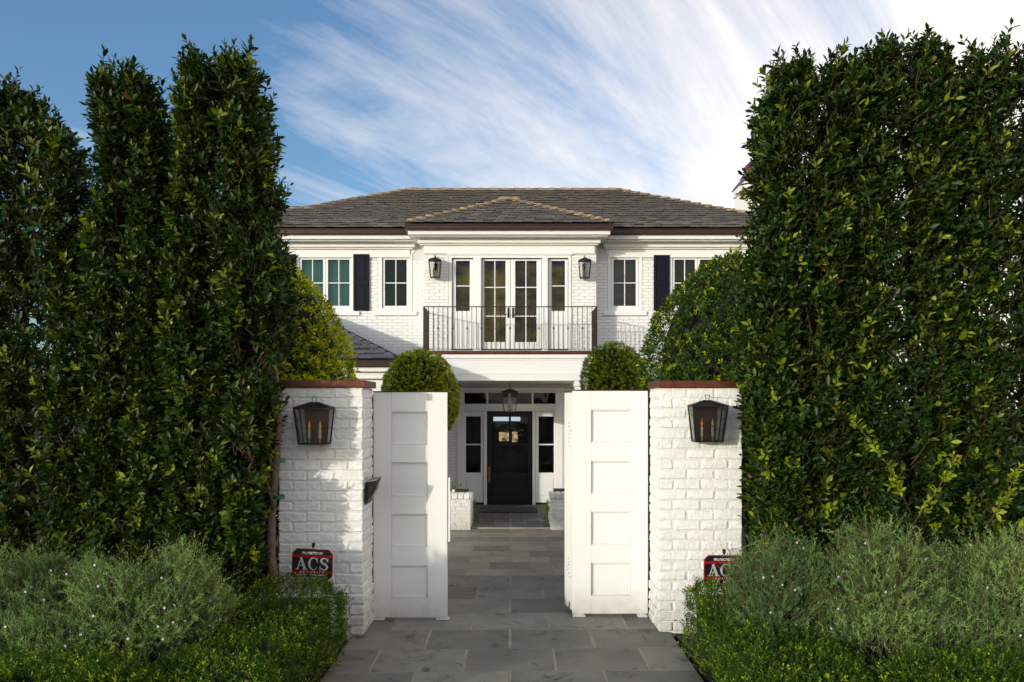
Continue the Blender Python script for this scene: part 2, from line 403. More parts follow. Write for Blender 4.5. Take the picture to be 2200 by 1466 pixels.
def shoots(org, ax, nl, lmin, lmax, leaf, wr, young, spread=(75, 28), base_t=.30):
    """leaf arrays for many shoots: each carries nl leaves spiralling up to its tip"""
    n = len(org); ax = unit(ax)
    ref = unit(np.cross(ax, RNG.normal(size=(n, 3)))); r2 = np.cross(ax, ref)
    L = RNG.uniform(lmin, lmax, n); sht = RNG.uniform(-.20, .17, n) + base_t
    yg = RNG.random(n) < young; ssc = RNG.uniform(.72, 1.25, n)
    pos = []; dr = []; nr = []; ln = []; ti = []
    for k in range(nl):
        f = (k + .5) / nl; an = k * 2.4 + RNG.uniform(-.3, .3, n)
        rad = ref * np.cos(an)[:, None] + r2 * np.sin(an)[:, None]
        th = np.radians(spread[0] + (spread[1] - spread[0]) * f + RNG.normal(0, 9, n))
        c, s_ = np.cos(th)[:, None], np.sin(th)[:, None]
        pos.append(org + ax * (L * f)[:, None]); dr.append(ax * c + rad * s_); nr.append(ax * s_ - rad * c)
        sz = leaf * ssc * (1.0 - .45 * abs(f - .45)) * RNG.uniform(.68, 1.18, n); ln.append(sz)
        t = sht + RNG.normal(0, .07, n) + np.where(yg, .22 + .30 * f, .06 * f); ti.append(np.where(RNG.random(n) < .004, 1.0, np.clip(t, 0, .93)))
    pos = np.concatenate(pos); dr = np.concatenate(dr); nr = np.concatenate(nr); ln = np.concatenate(ln); ti = np.concatenate(ti)
    return pos, dr, nr, ln, ln * wr, ti
def stems(org, ax, L, r):
    """thin three-sided stems, as quads"""
    ax = unit(ax); n = len(org); a = unit(np.cross(ax, RNG.normal(size=(n, 3)))); b = np.cross(ax, a)
    ring = [a, -.5 * a + .866 * b, -.5 * a - .866 * b]
    v = np.stack([org + q * r for q in ring] + [org + ax * L[:, None] + q * r * .5 for q in ring], 1).reshape(-1, 3)
    base = (np.arange(n) * 6)[:, None]
    f = np.concatenate([base + np.array(q)[None, :] for q in ((0, 1, 4, 3), (1, 2, 5, 4), (2, 0, 3, 5))])
    return v, f
def wob(p, s, seed):
    """smooth pseudo noise of points, about -1..1"""
    r = np.random.default_rng(seed); o = np.zeros(len(p))
    for k in range(5):
        w = r.normal(size=3) * s * (1 + .6 * k); o += np.sin(p @ w + r.uniform(0, 6.28)) * (.5 / (1 + .4 * k))
    return o
def sample_column(n, zi, xl, xr, dc, hd, inner=.42, top_fill=.25, seed=1, gap=.9):
    zi, xl, xr = map(np.array, (zi, xl, xr)); o = np.argsort(zi); zi, xl, xr = zi[o], xl[o], xr[o]
    z = RNG.uniform(zi[0], zi[-1], n)
    a = np.interp(z, zi, xl); b = np.interp(z, zi, xr)
    cx = (a + b) / 2; hx = np.maximum((b - a) / 2, .02)
    th = np.where(RNG.random(n) < .62, RNG.uniform(np.pi * .98, np.pi * 2.02, n), RNG.uniform(0, 2 * np.pi, n))
    ex = .55
    qx = np.sign(np.cos(th)) * np.abs(np.cos(th)) ** ex; qy = np.sign(np.sin(th)) * np.abs(np.sin(th)) ** ex
    deep = RNG.random(n) < inner
    rho = np.where(deep, RNG.uniform(.35, .9, n), 1 - np.abs(RNG.normal(0, .10, n)))
    topz = z > zi[-1] - top_fill
    rho = np.where(topz, np.sqrt(RNG.random(n)), rho)
    pos = np.stack([cx + hx * qx * rho, dc + hd * qy * rho, z], 1)
    sprig = topz & (RNG.random(n) < .22); pos[:, 2] += np.where(sprig, RNG.uniform(.03, .18, n), 0)
    w = wob(pos, 2.6, seed)
    rho2 = 1 + .13 * w
    pos[:, 0] = cx + (pos[:, 0] - cx) * (1 + .05 * w); pos[:, 1] = dc + (pos[:, 1] - dc) * rho2
    nrm = np.stack([np.cos(th) * rho, np.sin(th) * rho, np.where(topz, 1.2, .0)], 1)
    keep = wob(pos * np.array([1, .35, 1]), 4.2, seed + 50) < gap
    return pos[keep], nrm[keep], (rho[keep] > .8)
LEAF_PART_MESH = []
for i in range(8):
    tints = np.array([.18 + .07 * i])
    LEAF_PART_MESH.append(leaves_mesh('leaf', LEAF8_V * np.array([1, 1, 1 + .6 * (i % 3)]), LEAF8_F, np.zeros((1, 3)), np.array([[0, 1., 0]]), np.array([[0, 0, 1.]]),
                                      np.array([1.]), np.array([.42 + .02 * (i % 4)]), tints, M['ficus']))
def leaf_parts(root, pos, dr, nr, ln, wd, idx):
    dr = unit(dr); side = unit(np.cross(dr, nr)); nr = unit(np.cross(side, dr)); inv = Matrix.Translation(root.location).inverted()
    for i in idx:
        m = Matrix(((side[i][0], dr[i][0], nr[i][0], pos[i][0]), (side[i][1], dr[i][1], nr[i][1], pos[i][1]), (side[i][2], dr[i][2], nr[i][2], pos[i][2]), (0, 0, 0, 1)))
        o = bpy.data.objects.new('leaf', LEAF_PART_MESH[random.randrange(8)]); COL.objects.link(o); o.parent = root
        o.matrix_local = inv @ m @ Matrix.Scale(float(ln[i]) * 1.12, 4)
def ficus_tree(label, prof, d, hd, n, trunk, leaf=.094, seed=1, gap=.9, nparts=300, group='ficus trees of the tall hedge', young=.13, trunk_r=.06, low_r=None, limbs=5):
    """prof: (v, u_left, u_right) outline rows read at depth d"""
    zi = [PZ(v, d) - (.10 if k == 0 else .04 if k == 1 else 0) for k, (v, a, b) in enumerate(prof)]; xl = [PX(a, d) + .07 for v, a, b in prof]; xr = [PX(b, d) - .07 for v, a, b in prof]; n = int(n * 1.4)
    tx = PX(trunk, d + hd); ty = d + hd
    root = thing('ficus_tree', label, 'tree', (tx, ty, 0), group)
    pos, nrm, outer = sample_column(n, zi, xl, xr, d + hd, hd, seed=seed, gap=gap)
    ax = nrm * .75 + np.array([0, 0, .85]) + RNG.normal(0, .42, pos.shape)
    out_org = pos - unit(ax) * .06
    a = shoots(out_org, ax, 8, .10, .20, leaf, .43, young)
    # long whips at the top and edges
    v, f = stems(out_org - unit(ax) * .08, ax, np.full(len(pos), .24), .0035)
    keep = np.ones(len(a[0]), bool)
    front = np.where((a[0][:, 1] < d + .22 * hd * 2) & (np.abs(a[0][:, 0]) < 1100 / F * d) & (a[0][:, 1] > 4))[0]
    idx = []
    if nparts and len(front):
        # those nearest to the camera show largest
        score = a[3][front] / a[0][front, 1] * RNG.uniform(.8, 1.2, len(front))
        idx = front[np.argsort(-score)[:nparts * 2]][::2]
        keep[idx] = False
    me = leaves_mesh('foliage', LEAF8_V, LEAF8_F, a[0][keep], a[1][keep], a[2][keep], a[3][keep], a[4][keep], a[5][keep], M['ficus'])
    fo = link('foliage', me, root, 'stuff')
    tw = MB(); tw.v = [tuple(q) for q in v]; tw.f = [tuple(q) for q in f]
    tw.build('twigs', M['twig'], root, kind='stuff')
    if nparts: leaf_parts(root, *a[:5], idx)
    # trunk and limbs
    ztop = max(zi) - .5; t = MB(); pts = []; rad = []
    for k in range(9):
        z = ztop * k / 8; pts.append((tx + .05 * math.sin(k * 1.3 + seed), ty + .04 * math.cos(k * 1.7 + seed), z)); rad.append(trunk_r * (1 - .085 * k))
    t.tube(pts, rad, 10); t.build('trunk', M['bark'], root, smooth=True)
    for k in range(limbs * 2):
        z0 = 1.2 + (ztop - 1.6) * (k + .5) / (limbs * 2); sgn = -1 if k % 2 else 1
        w = np.interp(z0, zi[::-1], [(b - a_) / 2 for a_, b in zip(xl, xr)][::-1])
        b = MB(); p0 = Vector((tx, ty, z0)); cc_ = np.interp(z0, zi[::-1], [(b + a_) / 2 for a_, b in zip(xl, xr)][::-1]); p2 = Vector((cc_ + sgn * w * .62, ty - hd * random.uniform(.1, .7), z0 + random.uniform(.5, .9)))
        pm = (p0 + p2) / 2 + Vector((0, 0, -.08)); b.tube([p0, pm, p2], [.022, .016, .007], 6); b.build('limb', M['bark'], root, smooth=True)
    return root
def clipped_shrub(name, label, cat, prof, uc, d, n, leaf, material, young=.25, seed=3, stem_r=.05, base_t=.36, group=None, flat=.0, nl=7):
    """round clipped shrub: prof = (v, half width in px) at depth d"""
    zi = np.array([PZ(v, d) for v, h in prof]); hw = np.array([h * d / F for v, h in prof]); o = np.argsort(zi); zi, hw = zi[o], hw[o]
    cx = PX(uc, d); root = thing(name, label, cat, (cx, d, 0), group)
    # area weighted heights
    zz = np.linspace(zi[0], zi[-1], 200); ww = np.interp(zz, zi, hw) + .12; cdf = np.cumsum(ww); cdf /= cdf[-1]
    z = np.interp(RNG.random(n), cdf, zz); w = np.interp(z, zi, hw); th = RNG.uniform(0, 2 * np.pi, n)
    front = RNG.random(n) < .45; th = np.where(front, RNG.uniform(np.pi, 2 * np.pi, n), th)
    rho = np.where(RNG.random(n) < .2, RNG.uniform(.6, .95, n), 1 - np.abs(RNG.normal(0, .035, n)))
    topz = z > zi[-1] - .08; rho = np.where(topz, np.sqrt(RNG.random(n)), rho)
    pos = np.stack([cx + w * rho * np.cos(th), d + w * rho * np.sin(th), z], 1)
    wv = wob(pos, 3.0, seed); pos[:, :2] = np.array([cx, d]) + (pos[:, :2] - np.array([cx, d])) * (1 + .035 * wv)[:, None]
    slope = np.gradient(np.interp(zz, zi, hw), zz); sl = -np.interp(z, zz, slope)
    nrm = np.stack([np.cos(th), np.sin(th), np.clip(sl, -1, 3)], 1)
    ax = unit(nrm) + np.array([0, 0, .35]) + RNG.normal(0, .4, pos.shape)
    a = shoots(pos - unit(ax) * leaf * .8, ax, nl, leaf * .8, leaf * 1.7, leaf, .48, young, base_t=base_t)
    me = leaves_mesh('foliage', LEAF4_V, LEAF4_F, *a[:5], a[5], material); link('foliage', me, root, 'stuff')
    st = MB(); zb = float(zi[0]); st.tube([(cx, d, 0), (cx + .02, d, zb * .6 + .2), (cx, d, float(zi[-1]) - .4)], [stem_r, stem_r * .85, stem_r * .3], 8); st.build('trunk', M['bark'], root, smooth=True)
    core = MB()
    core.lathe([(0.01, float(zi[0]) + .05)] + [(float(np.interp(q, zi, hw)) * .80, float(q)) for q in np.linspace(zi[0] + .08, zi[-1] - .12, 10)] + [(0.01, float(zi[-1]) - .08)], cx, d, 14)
    core.build('shade_core', M['shadecore'], root, smooth=True)
    return root
M['shadecore'] = mat('dark_shade_core', (.004, .005, .003), .95, bump=1, bscale=20, bdist=.05)  # near-black solid core; the shrubs' inner shade is put into its colour
def box_hedge(name, label, boxes, n, leaf, material, seed=5, young=.18, group=None, base_t=.32, nl=8, round_=.12, cat='hedge'):
    """low clipped hedge made of box volumes (x0,x1,y0,y1,z1)"""
    cx = (boxes[0][0] + boxes[0][1]) / 2; cy = (boxes[0][2] + boxes[0][3]) / 2
    root = thing(name, label, cat, (cx, cy, 0), group); A = []; core = MB()
    tot = sum((b[1] - b[0] + .3) * (b[3] - b[2] + .3) for b in boxes)
    for b in boxes:
        x0, x1, y0, y1, z1 = b; m = int(n * (x1 - x0 + .3) * (y1 - y0 + .3) / tot)
        # points on the box surface: top, front and sides
        at, af, as_ = (x1 - x0) * (y1 - y0), (x1 - x0) * z1, (y1 - y0) * z1
        ch = RNG.random(m) * (at + af + 2 * as_)
        p = np.stack([RNG.uniform(x0, x1, m), RNG.uniform(y0, y1, m), z1 * RNG.random(m) ** .8], 1); nn = np.zeros((m, 3))
        t_ = ch < at; p[t_, 2] = z1; nn[t_, 2] = 1
        f_ = (ch >= at) & (ch < at + af); p[f_, 1] = y0; nn[f_, 1] = -1
        l_ = (ch >= at + af) & (ch < at + af + as_); p[l_, 0] = x0; nn[l_, 0] = -1
        r_ = ch >= at + af + as_; p[r_, 0] = x1; nn[r_, 0] = 1
        # round the corners and roughen
        c = np.array([(x0 + x1) / 2, (y0 + y1) / 2, z1 * .4]); h = np.array([(x1 - x0) / 2, (y1 - y0) / 2, z1 * .6])
        q = (p - c) / h; k = np.maximum(np.sum(np.abs(q) ** 5, 1) ** .2, 1e-3); p = c + q / np.maximum(k, 1)[:, None] * h
        wv = wob(p, 4.0, seed); p += nn * (wv * .055 + .02 - np.abs(RNG.normal(0, .05, m)) + np.where(RNG.random(m) < .12, .05, 0))[:, None]
        p[:, 2] = np.maximum(p[:, 2], .02); A.append((p, nn))
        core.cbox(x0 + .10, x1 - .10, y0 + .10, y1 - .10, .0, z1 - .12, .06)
    p = np.concatenate([q[0] for q in A]); nn = np.concatenate([q[1] for q in A])
    ax = nn * .7 + np.array([0, 0, .75]) + RNG.normal(0, .45, p.shape)
    a = shoots(p - unit(ax) * .03, ax, nl, .045, .10, leaf, .55, young, base_t=base_t)
    link('foliage', leaves_mesh('foliage', LEAF4_V, LEAF4_F, *a[:5], a[5], material), root, 'stuff')
    core.build('shade_core', M['shadecore'], root)
    return root
def needle_bush(label, cx, cy, rx, ry, h, n, seed, nflow, group='grey-green flowering shrubs in the front bed'):
    root = thing('flowering_shrub', label, 'shrub', (cx, cy, 0), group)
    # branches spring from the base; each carries several needle-bearing shoots
    th = RNG.uniform(0, 2 * np.pi, n); r = np.sqrt(RNG.random(n)) ** .8
    zf = np.sqrt(np.maximum(0, 1 - r ** 2.6)); z = h * (.30 + .70 * zf) * RNG.uniform(.72, 1.0, n)
    low = RNG.random(n) < .35; z = np.where(low, h * RNG.uniform(.05, .75, n) * (.4 + .6 * zf), z)
    tip = np.stack([cx + rx * r * np.cos(th), cy + ry * r * np.sin(th), z], 1)
    w = wob(tip, 4.5, seed); tip[:, 2] *= 1 + .15 * w; tip[:, 0] += .06 * wob(tip, 6, seed + 3)
    ax = np.stack([np.cos(th) * r * .9, np.sin(th) * r * .9 - .12, np.full(n, 1.0)], 1) + RNG.normal(0, .42, (n, 3))
    ax = unit(ax); L = RNG.uniform(.13, .30, n); org = tip - ax * L[:, None]
    # some long whips stand above the mass
    long_ = RNG.random(n) < .07; L = np.where(long_, L + .16, L); tip = tip + ax * np.where(long_, .12, 0)[:, None]
    nn = 28; pos = []; dr = []; nr = []; ti = []; ref = unit(np.cross(ax, RNG.normal(size=(n, 3)))); r2 = np.cross(ax, ref)
    bt = .40 + .16 * wob(tip, 1.3, seed + 9) + RNG.normal(0, .10, n)
    bend = RNG.normal(0, .05, (n, 3))
    for k in range(nn):
        f = (k + RNG.random(n)) / nn; an = k * 1.57 + (k // 4) * .7 + RNG.uniform(-.2, .2, n); rad = ref * np.cos(an)[:, None] + r2 * np.sin(an)[:, None]
        pos.append(org + ax * (L * f)[:, None] + bend * (f ** 2)[:, None]); dr.append(ax * .75 + rad * .75 + RNG.normal(0, .12, (n, 3))); nr.append(ax * .7 - rad * .7); ti.append(np.clip(bt + .16 * f, 0, .93))
    pos, dr, nr, ti = map(np.concatenate, (pos, dr, nr, ti)); m = len(pos)
    me = leaves_mesh('foliage', NEED_V, NEED_F, pos, dr, nr, RNG.uniform(.018, .034, m), RNG.uniform(.0040, .0062, m), ti, M['westringia']); link('foliage', me, root, 'stuff')
    v, f = stems(org - ax * .10, ax, L + .10, .0024); s_ = MB(); s_.v = [tuple(q) for q in v]; s_.f = [tuple(q) for q in f]; s_.build('stems', M['twig'], root, kind='stuff')
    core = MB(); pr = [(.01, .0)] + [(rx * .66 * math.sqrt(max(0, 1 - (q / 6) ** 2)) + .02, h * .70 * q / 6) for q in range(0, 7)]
    core.lathe(pr, 0, 0, 14); core.v = [(x + cx, y * ry / rx + cy, zz) for x, y, zz in core.v]; core.build('shade_core', M['shadecore'], root, smooth=True)
    # little five-petalled lilac flowers, in loose pairs
    if nflow:
        front = np.where((tip[:, 1] < cy + ry * .1) & (tip[:, 2] > h * .25))[0]; pick = RNG.choice(front, nflow)
        fp = tip[pick] + RNG.normal(0, .02, (nflow, 3)) + np.array([0, -.03, 0.01]); pp = []; pd = []; pn = []
        for k in range(5):
            an = k * 1.2566; pp.append(fp); pd.append(np.stack([np.full(nflow, math.cos(an)), np.full(nflow, -.25), np.full(nflow, math.sin(an))], 1)); pn.append(np.tile(np.array([[0, -1., .2]]), (nflow, 1)))
        pp, pd, pn = map(np.concatenate, (pp, pd, pn)); k = len(pp)
        link('flowers', leaves_mesh('flowers', LEAF4_V, LEAF4_F, pp, pd, pn, np.full(k, .011), np.full(k, .007), np.full(k, .5), M['petal']), root, 'stuff')
    return root
# ================================================================== ground and paving
def ground_sheet():
    g = MB(); g.face((-400, -60, -.06), (400, -60, -.06), (400, 700, -.06), (-400, 700, -.06)); g.build('ground', M['soil'], kind='structure')
ground_sheet()
sw = MB(); sw.box(-60, 60, 2.6, 4.62, -.055, -.002); sw.build('bounce_sidewalk', mat('pale_concrete', (.42, .41, .38), .8, var=.2, vscale=1.5), kind='structure')  # unseen pale strip, added to bounce light onto the gates
rd_ = MB(); rd_.box(-60, 60, -9, 2.45, -.058, -.052); rd_.build('bounce_road', mat('grey_asphalt', (.16, .16, .155), .85, var=.3, vscale=1.2), kind='structure')  # unseen as well, added with the pale strip for its bounce
kb_ = MB(); kb_.cbox(-60, 60, 2.452, 2.598, -.057, .0, .02); kb_.build('kerb', mat('kerb_concrete', (.38, .37, .35), .8), kind='structure')
SK = .020                                             # the front paving lies slightly skew to the picture plane
def paving(name, x0, x1, rows, z, plen, pmat, jmat, hj, bj, skew, off0, thick=.03):
    base = MB(); ya, yb = rows[0], rows[-1]
    base.hexa([(x0, ya + skew * x0, z - .05), (x1, ya + skew * x1, z - .05), (x1, yb + skew * x1, z - .05), (x0, yb + skew * x0, z - .05),
               (x0, ya + skew * x0, z - .0025), (x1, ya + skew * x1, z - .0025), (x1, yb + skew * x1, z - .0025), (x0, yb + skew * x0, z - .0025)])
    root = base.build(name, jmat, kind='structure')
    for i in range(len(rows) - 1):
        a, b = rows[i] + bj / 2, rows[i + 1] - bj / 2
        x = off0 + (plen / 2 if i % 2 else 0)
        while x > x0: x -= plen
        while x < x1:
            q0, q1 = max(x + hj / 2, x0), min(x + plen - hj / 2, x1)
            if q1 - q0 > .05:
                m = MB(); dz = random.uniform(-.0015, .0015); tl = random.uniform(-.001, .001)
                m.cbox(q0, q1, a, b, z - thick, z + dz, .004, .0012)
                m.v = [(p[0], p[1] + skew * p[0], p[2] + tl * (p[0] - q0)) for p in m.v]
                m.build('paver', pmat, root)
            x += plen
    return root
paving('driveway', -1.60, 1.60, [4.64 + .604 * k for k in range(10)][0:6], 0, .81, M['bluestone_shaded'], M['joint'], .020, .007, SK, -.02, )
paving('driveway_apron', -1.50, 1.52, [4.64 + .604 * k for k in range(5, 10)], 0, .81, M['bluestone_shaded'], M['joint'], .018, .007, SK, -.02 + .405)
paving('courtyard', -2.75, 2.75, [10.083 + .4265 * k for k in range(10)], 0, .60, M['courtstone_lit'], M['joint'], .020, .006, .006, -.03)
paving('porch_floor', -1.9, 1.9, [13.94 + .40 * k for k in range(9)], .025, .60, M['porchstone_shaded'], M['joint'], .010, .006, 0, -.03, .05)
e = MB(); e.cbox(-1.9, 1.9, 13.90, 13.94, -.05, .027, .004); e.build('step_edge', mat('pale_step_edge', (.30, .27, .22), .7, var=.2), kind='structure')
# ================================================================== brick pillars
BH = .1033
BR = {}
def brick_mesh(sx, sy, variants=5):
    k = (round(sx, 3), round(sy, 3))
    if k not in BR:
        BR[k] = []
        for i in range(variants):
            m = MB(); m.cbox(-sx / 2, sx / 2, -sy / 2, sy / 2, -(BH - .016) / 2, (BH - .016) / 2, .009, .0065); me = m.mesh('brick', M['brick'], False)
            BR[k].append(me)
    return random.choice(BR[k])
def pillar(label, x0, x1, y0, y1, inner, courses=24):
    """inner = +1 when the drive is on the +X side"""
    root = thing('brick_pillar', label, 'pillar', ((x0 + x1) / 2, (y0 + y1) / 2, 0), 'brick pillars flanking the gateway')
    c = MB(); c.box(x0 + .007, x1 - .007, y0 + .007, y1 - .007, -.05, courses * BH); c.build('mortar_core', M['mortar'], root)
    W, D = x1 - x0, y1 - y0; st = W / 3; j = .014; hd = .5 * st
    def put(cx, cy, sx, sy, z):
        o = link('brick', brick_mesh(sx, sy), root)
        o.matrix_parent_inverse = Matrix.Translation(root.location).inverted()
        o.location = (cx + random.uniform(-.002, .002), cy + random.uniform(-.003, .003), z); o.rotation_euler = (random.uniform(-.012, .012), random.uniform(-.01, .01), random.uniform(-.008, .008))
    for i in range(courses):
        z = (i + .5) * BH - .001; grow = .012 if i < 4 else 0
        yy0 = y0 - grow
        if i % 2:
            xs = [x0, x0 + st, x0 + 2 * st, x1]
        else:
            xs = [x0, x0 + hd, x0 + hd + st, x0 + hd + 2 * st, x1]
        for k in range(len(xs) - 1):
            a, b = xs[k] + j / 2, xs[k + 1] - j / 2
            if k == 0: a = xs[k] - (grow if inner < 0 else 0)
            if k == len(xs) - 2: b = xs[k + 1] + (grow if inner > 0 else 0)
            deep = .12 if (i % 2) else (.26 if k in (0, len(xs) - 2) else .12)
            put((a + b) / 2, yy0 + deep / 2 + random.uniform(-.003, .003), b - a - random.uniform(0, .006), deep, z)
        for s_ in (1, -1):
            if s_ != inner and i % 1: continue
            y = y0 + (.134 if i % 2 else .274)
            segs = [y, y + .27, y1] if i % 2 else [y, y1]
            for k in range(len(segs) - 1):
                a, b = segs[k], segs[k + 1] - (j if segs[k + 1] != y1 else 0)
                if b - a < .06: continue
                xx = (x1 - .06 + (grow if inner > 0 else 0)) if s_ > 0 else (x0 + .06 - (grow if inner < 0 else 0))
                put(xx, (a + b) / 2, .12, b - a, z)
    zt = courses * BH
    cp = MB(); cp.cbox(x0 - .012, x1 + .03, y0 - .03, y1 + .03, zt + .005, zt + .075, .005); cp.build('copper_cap', M['copper'], root)
    return root
pillar('left white brick pillar dappled with leaf shade, black box on its drive side', PX(598, 7.45), -1.49, 7.45, 7.98, 1)
pillar('right white brick pillar in sun with the flower shrub at its foot', 1.497, 1.497 + .845, 7.57, 8.10, -1)
# ================================================================== gate leaves
def gate(label, u0, u1, v0, v1, d, pu0, pu1, panels, feet, notch=0):
    x0, x1 = PX(u0, d), PX(u1, d); z1, z0 = PZ(v0, d), PZ(v1, d); p0, p1 = PX(pu0, d), PX(pu1, d)
    root = thing('gate_leaf', label, 'gate', ((x0 + x1) / 2, d, 0), 'white wooden gate leaves')
    g = M['gatepaint']
    for a, b in ((x0, p0), (p1, x1)):
        m = MB(); m.cbox(a, b, d, d + .05, z0, z1, .003); m.build('stile', g, root)
    zs = [(PZ(a, d), PZ(b, d)) for a, b in panels]
    edges = [z1] + [q for ab in zs for q in ab] + [z0]
    for k in range(0, len(edges), 2):
        m = MB(); m.cbox(p0 + .0008, p1 - .0008, d + .0008, d + .049, edges[k + 1], edges[k], .0022); m.build('rail', g, root)
    for a, b in zs:
        m = MB(); m.box(p0, p1, d + .030, d + .042, b, a); w = .018
        for (q0, q1, r0, r1) in ((p0, p0 + w, b, a), (p1 - w, p1, b, a), (p0 + w, p1 - w, b, b + w), (p0 + w, p1 - w, a - w, a)):
            m.cbox(q0, q1, d + .012, d + .031, r0, r1, .009)
        m.build('panel', g, root)
    m = MB(); m.box(x0 - .004, x1 + .004, d - .006, d + .056, z1 + .001, z1 + .012); m.build('metal_strip', M['gutter'], root)
    for a, b in feet:
        m = MB(); qa, qb = PX(a, d), PX(b, d); m.cbox(qa, qb, d - .02, d + .07, .002, z0 - .012, .004); m.cbox(qa + .015, qb - .015, d, d + .05, z0 - .012, z0 - .001, .002); m.build('foot', g, root)
    return root
gl = gate('left white gate leaf with four square panels, half in leaf shade', 802, 961, 843, 1327, 7.99, 841, 919,
     ((885, 956), (994, 1067), (1105, 1175), (1216, 1285)), ((803, 826), (936, 965)))
d = 7.99
m = MB(); m.cbox(PX(961.5, d), PX(967, d), d + .012, d + .045, PZ(1165, d), PZ(1027, d), .004); m.build('latch_keeper', M['gatepaint'], gl)
gr = gate('right white gate leaf with four square panels, fully in sun', 1230, 1392, 840, 1319, 8.10, 1270, 1355,
     ((881, 950), (991, 1060), (1100, 1170), (1210, 1280)), ((1230, 1258), (1370, 1391)))
# the folded edge leaf beside the right gate, with its hinges and bottom bolt slot
d = 8.13
el = thing('folded_gate_edge', 'narrow folded white gate edge with hinge plates left of the right gate leaf', 'gate', (.62, d, 0))
xa, xb = PX(1231, d), PX(1213, 8.42)
m = MB(); z0, z1 = .055, 2.445
def slab(m, z0, z1, o=0.0, t=.05, f0=0.0, f1=1.0):
    A = Vector((xa + (xb - xa) * f0 - o, d + .29 * f0 - o * .3, 0)); B = Vector((xa + (xb - xa) * f1 - o, d + .29 * f1 - o * .3, 0))
    m.hexa([(A.x, A.y, z0), (A.x + t, A.y, z0), (B.x + t, B.y, z0), (B.x, B.y, z0), (A.x, A.y, z1), (A.x + t, A.y, z1), (B.x + t, B.y, z1), (B.x, B.y, z1)])
slab(m, .13, z1); slab(m, z0, .13, 0, .05, 0, .35); slab(m, z0, .13, 0, .05, .62, 1); m.build('board', M['gatepaint'], el)
m = MB(); slab(m, .06, .129, -.012, .03, .352, .618); m.build('bolt_slot', M['black'], el)
m = MB(); slab(m, z1 + .001, z1 + .012, .004, .058); m.build('metal_strip', M['gutter'], el)
for za, zb in ((1.84, 2.13), (.40, .62)):
    m = MB(); slab(m, za, zb, .004, .01, .02, .7); m.build('hinge_plate', M['gatepaint'], el)
    for k in range(7):
        b = MB(); f = .15 + .42 * random.random(); zz = za + (zb - za) * (k + .5) / 7; slab(b, zz - .005, zz + .005, .007, .012, f, f + .05); b.build('screw', M['backplate'], el)
for xg, yg in ((-1.503, 8.0), (1.508, 8.11)):
    m = MB(); m.box(xg - .012, xg + .012, yg + .005, yg + .05, 0, 2.42); o = m.build('gate_post', M['black']); tag(o, 'thin black hinge post behind the %s gate leaf' % ('left' if xg < 0 else 'right'), 'post', 'gate hinge posts')
# the wedge-shaped black box on the left pillar
x0 = -1.472; wb = thing('wall_box', 'black wedge shaped metal box on inner face of left pillar', 'wall box', (x0, 7.6, 1.4))
m = MB(); m.v = [(x0, 7.50, 1.52), (x0 + .105, 7.50, 1.535), (x0, 7.50, 1.30), (x0, 7.78, 1.53), (x0 + .105, 7.78, 1.545), (x0, 7.78, 1.30)]
m.f = [(0, 2, 1), (3, 4, 5), (0, 3, 5, 2), (2, 5, 4, 1)]; m.build('body', M['black'], wb)
m = MB(); m.hexa([(x0, 7.495, 1.530), (x0 + .11, 7.495, 1.545), (x0 + .11, 7.785, 1.555), (x0, 7.785, 1.540), (x0, 7.495, 1.536), (x0 + .11, 7.495, 1.551), (x0 + .11, 7.785, 1.561), (x0, 7.785, 1.546)]); m.build('lid', mat('grey_lid', (.20, .19, .15), .5, .3), wb)
m = MB(); m.face((x0 + .103, 7.56, 1.48), (x0 + .03, 7.56, 1.36), (x0 + .03, 7.72, 1.36), (x0 + .103, 7.72, 1.48)); m.v = [(a + .004, b, c - .004) for a, b, c in m.v]; m.build('label_plate', M['steel'], wb)
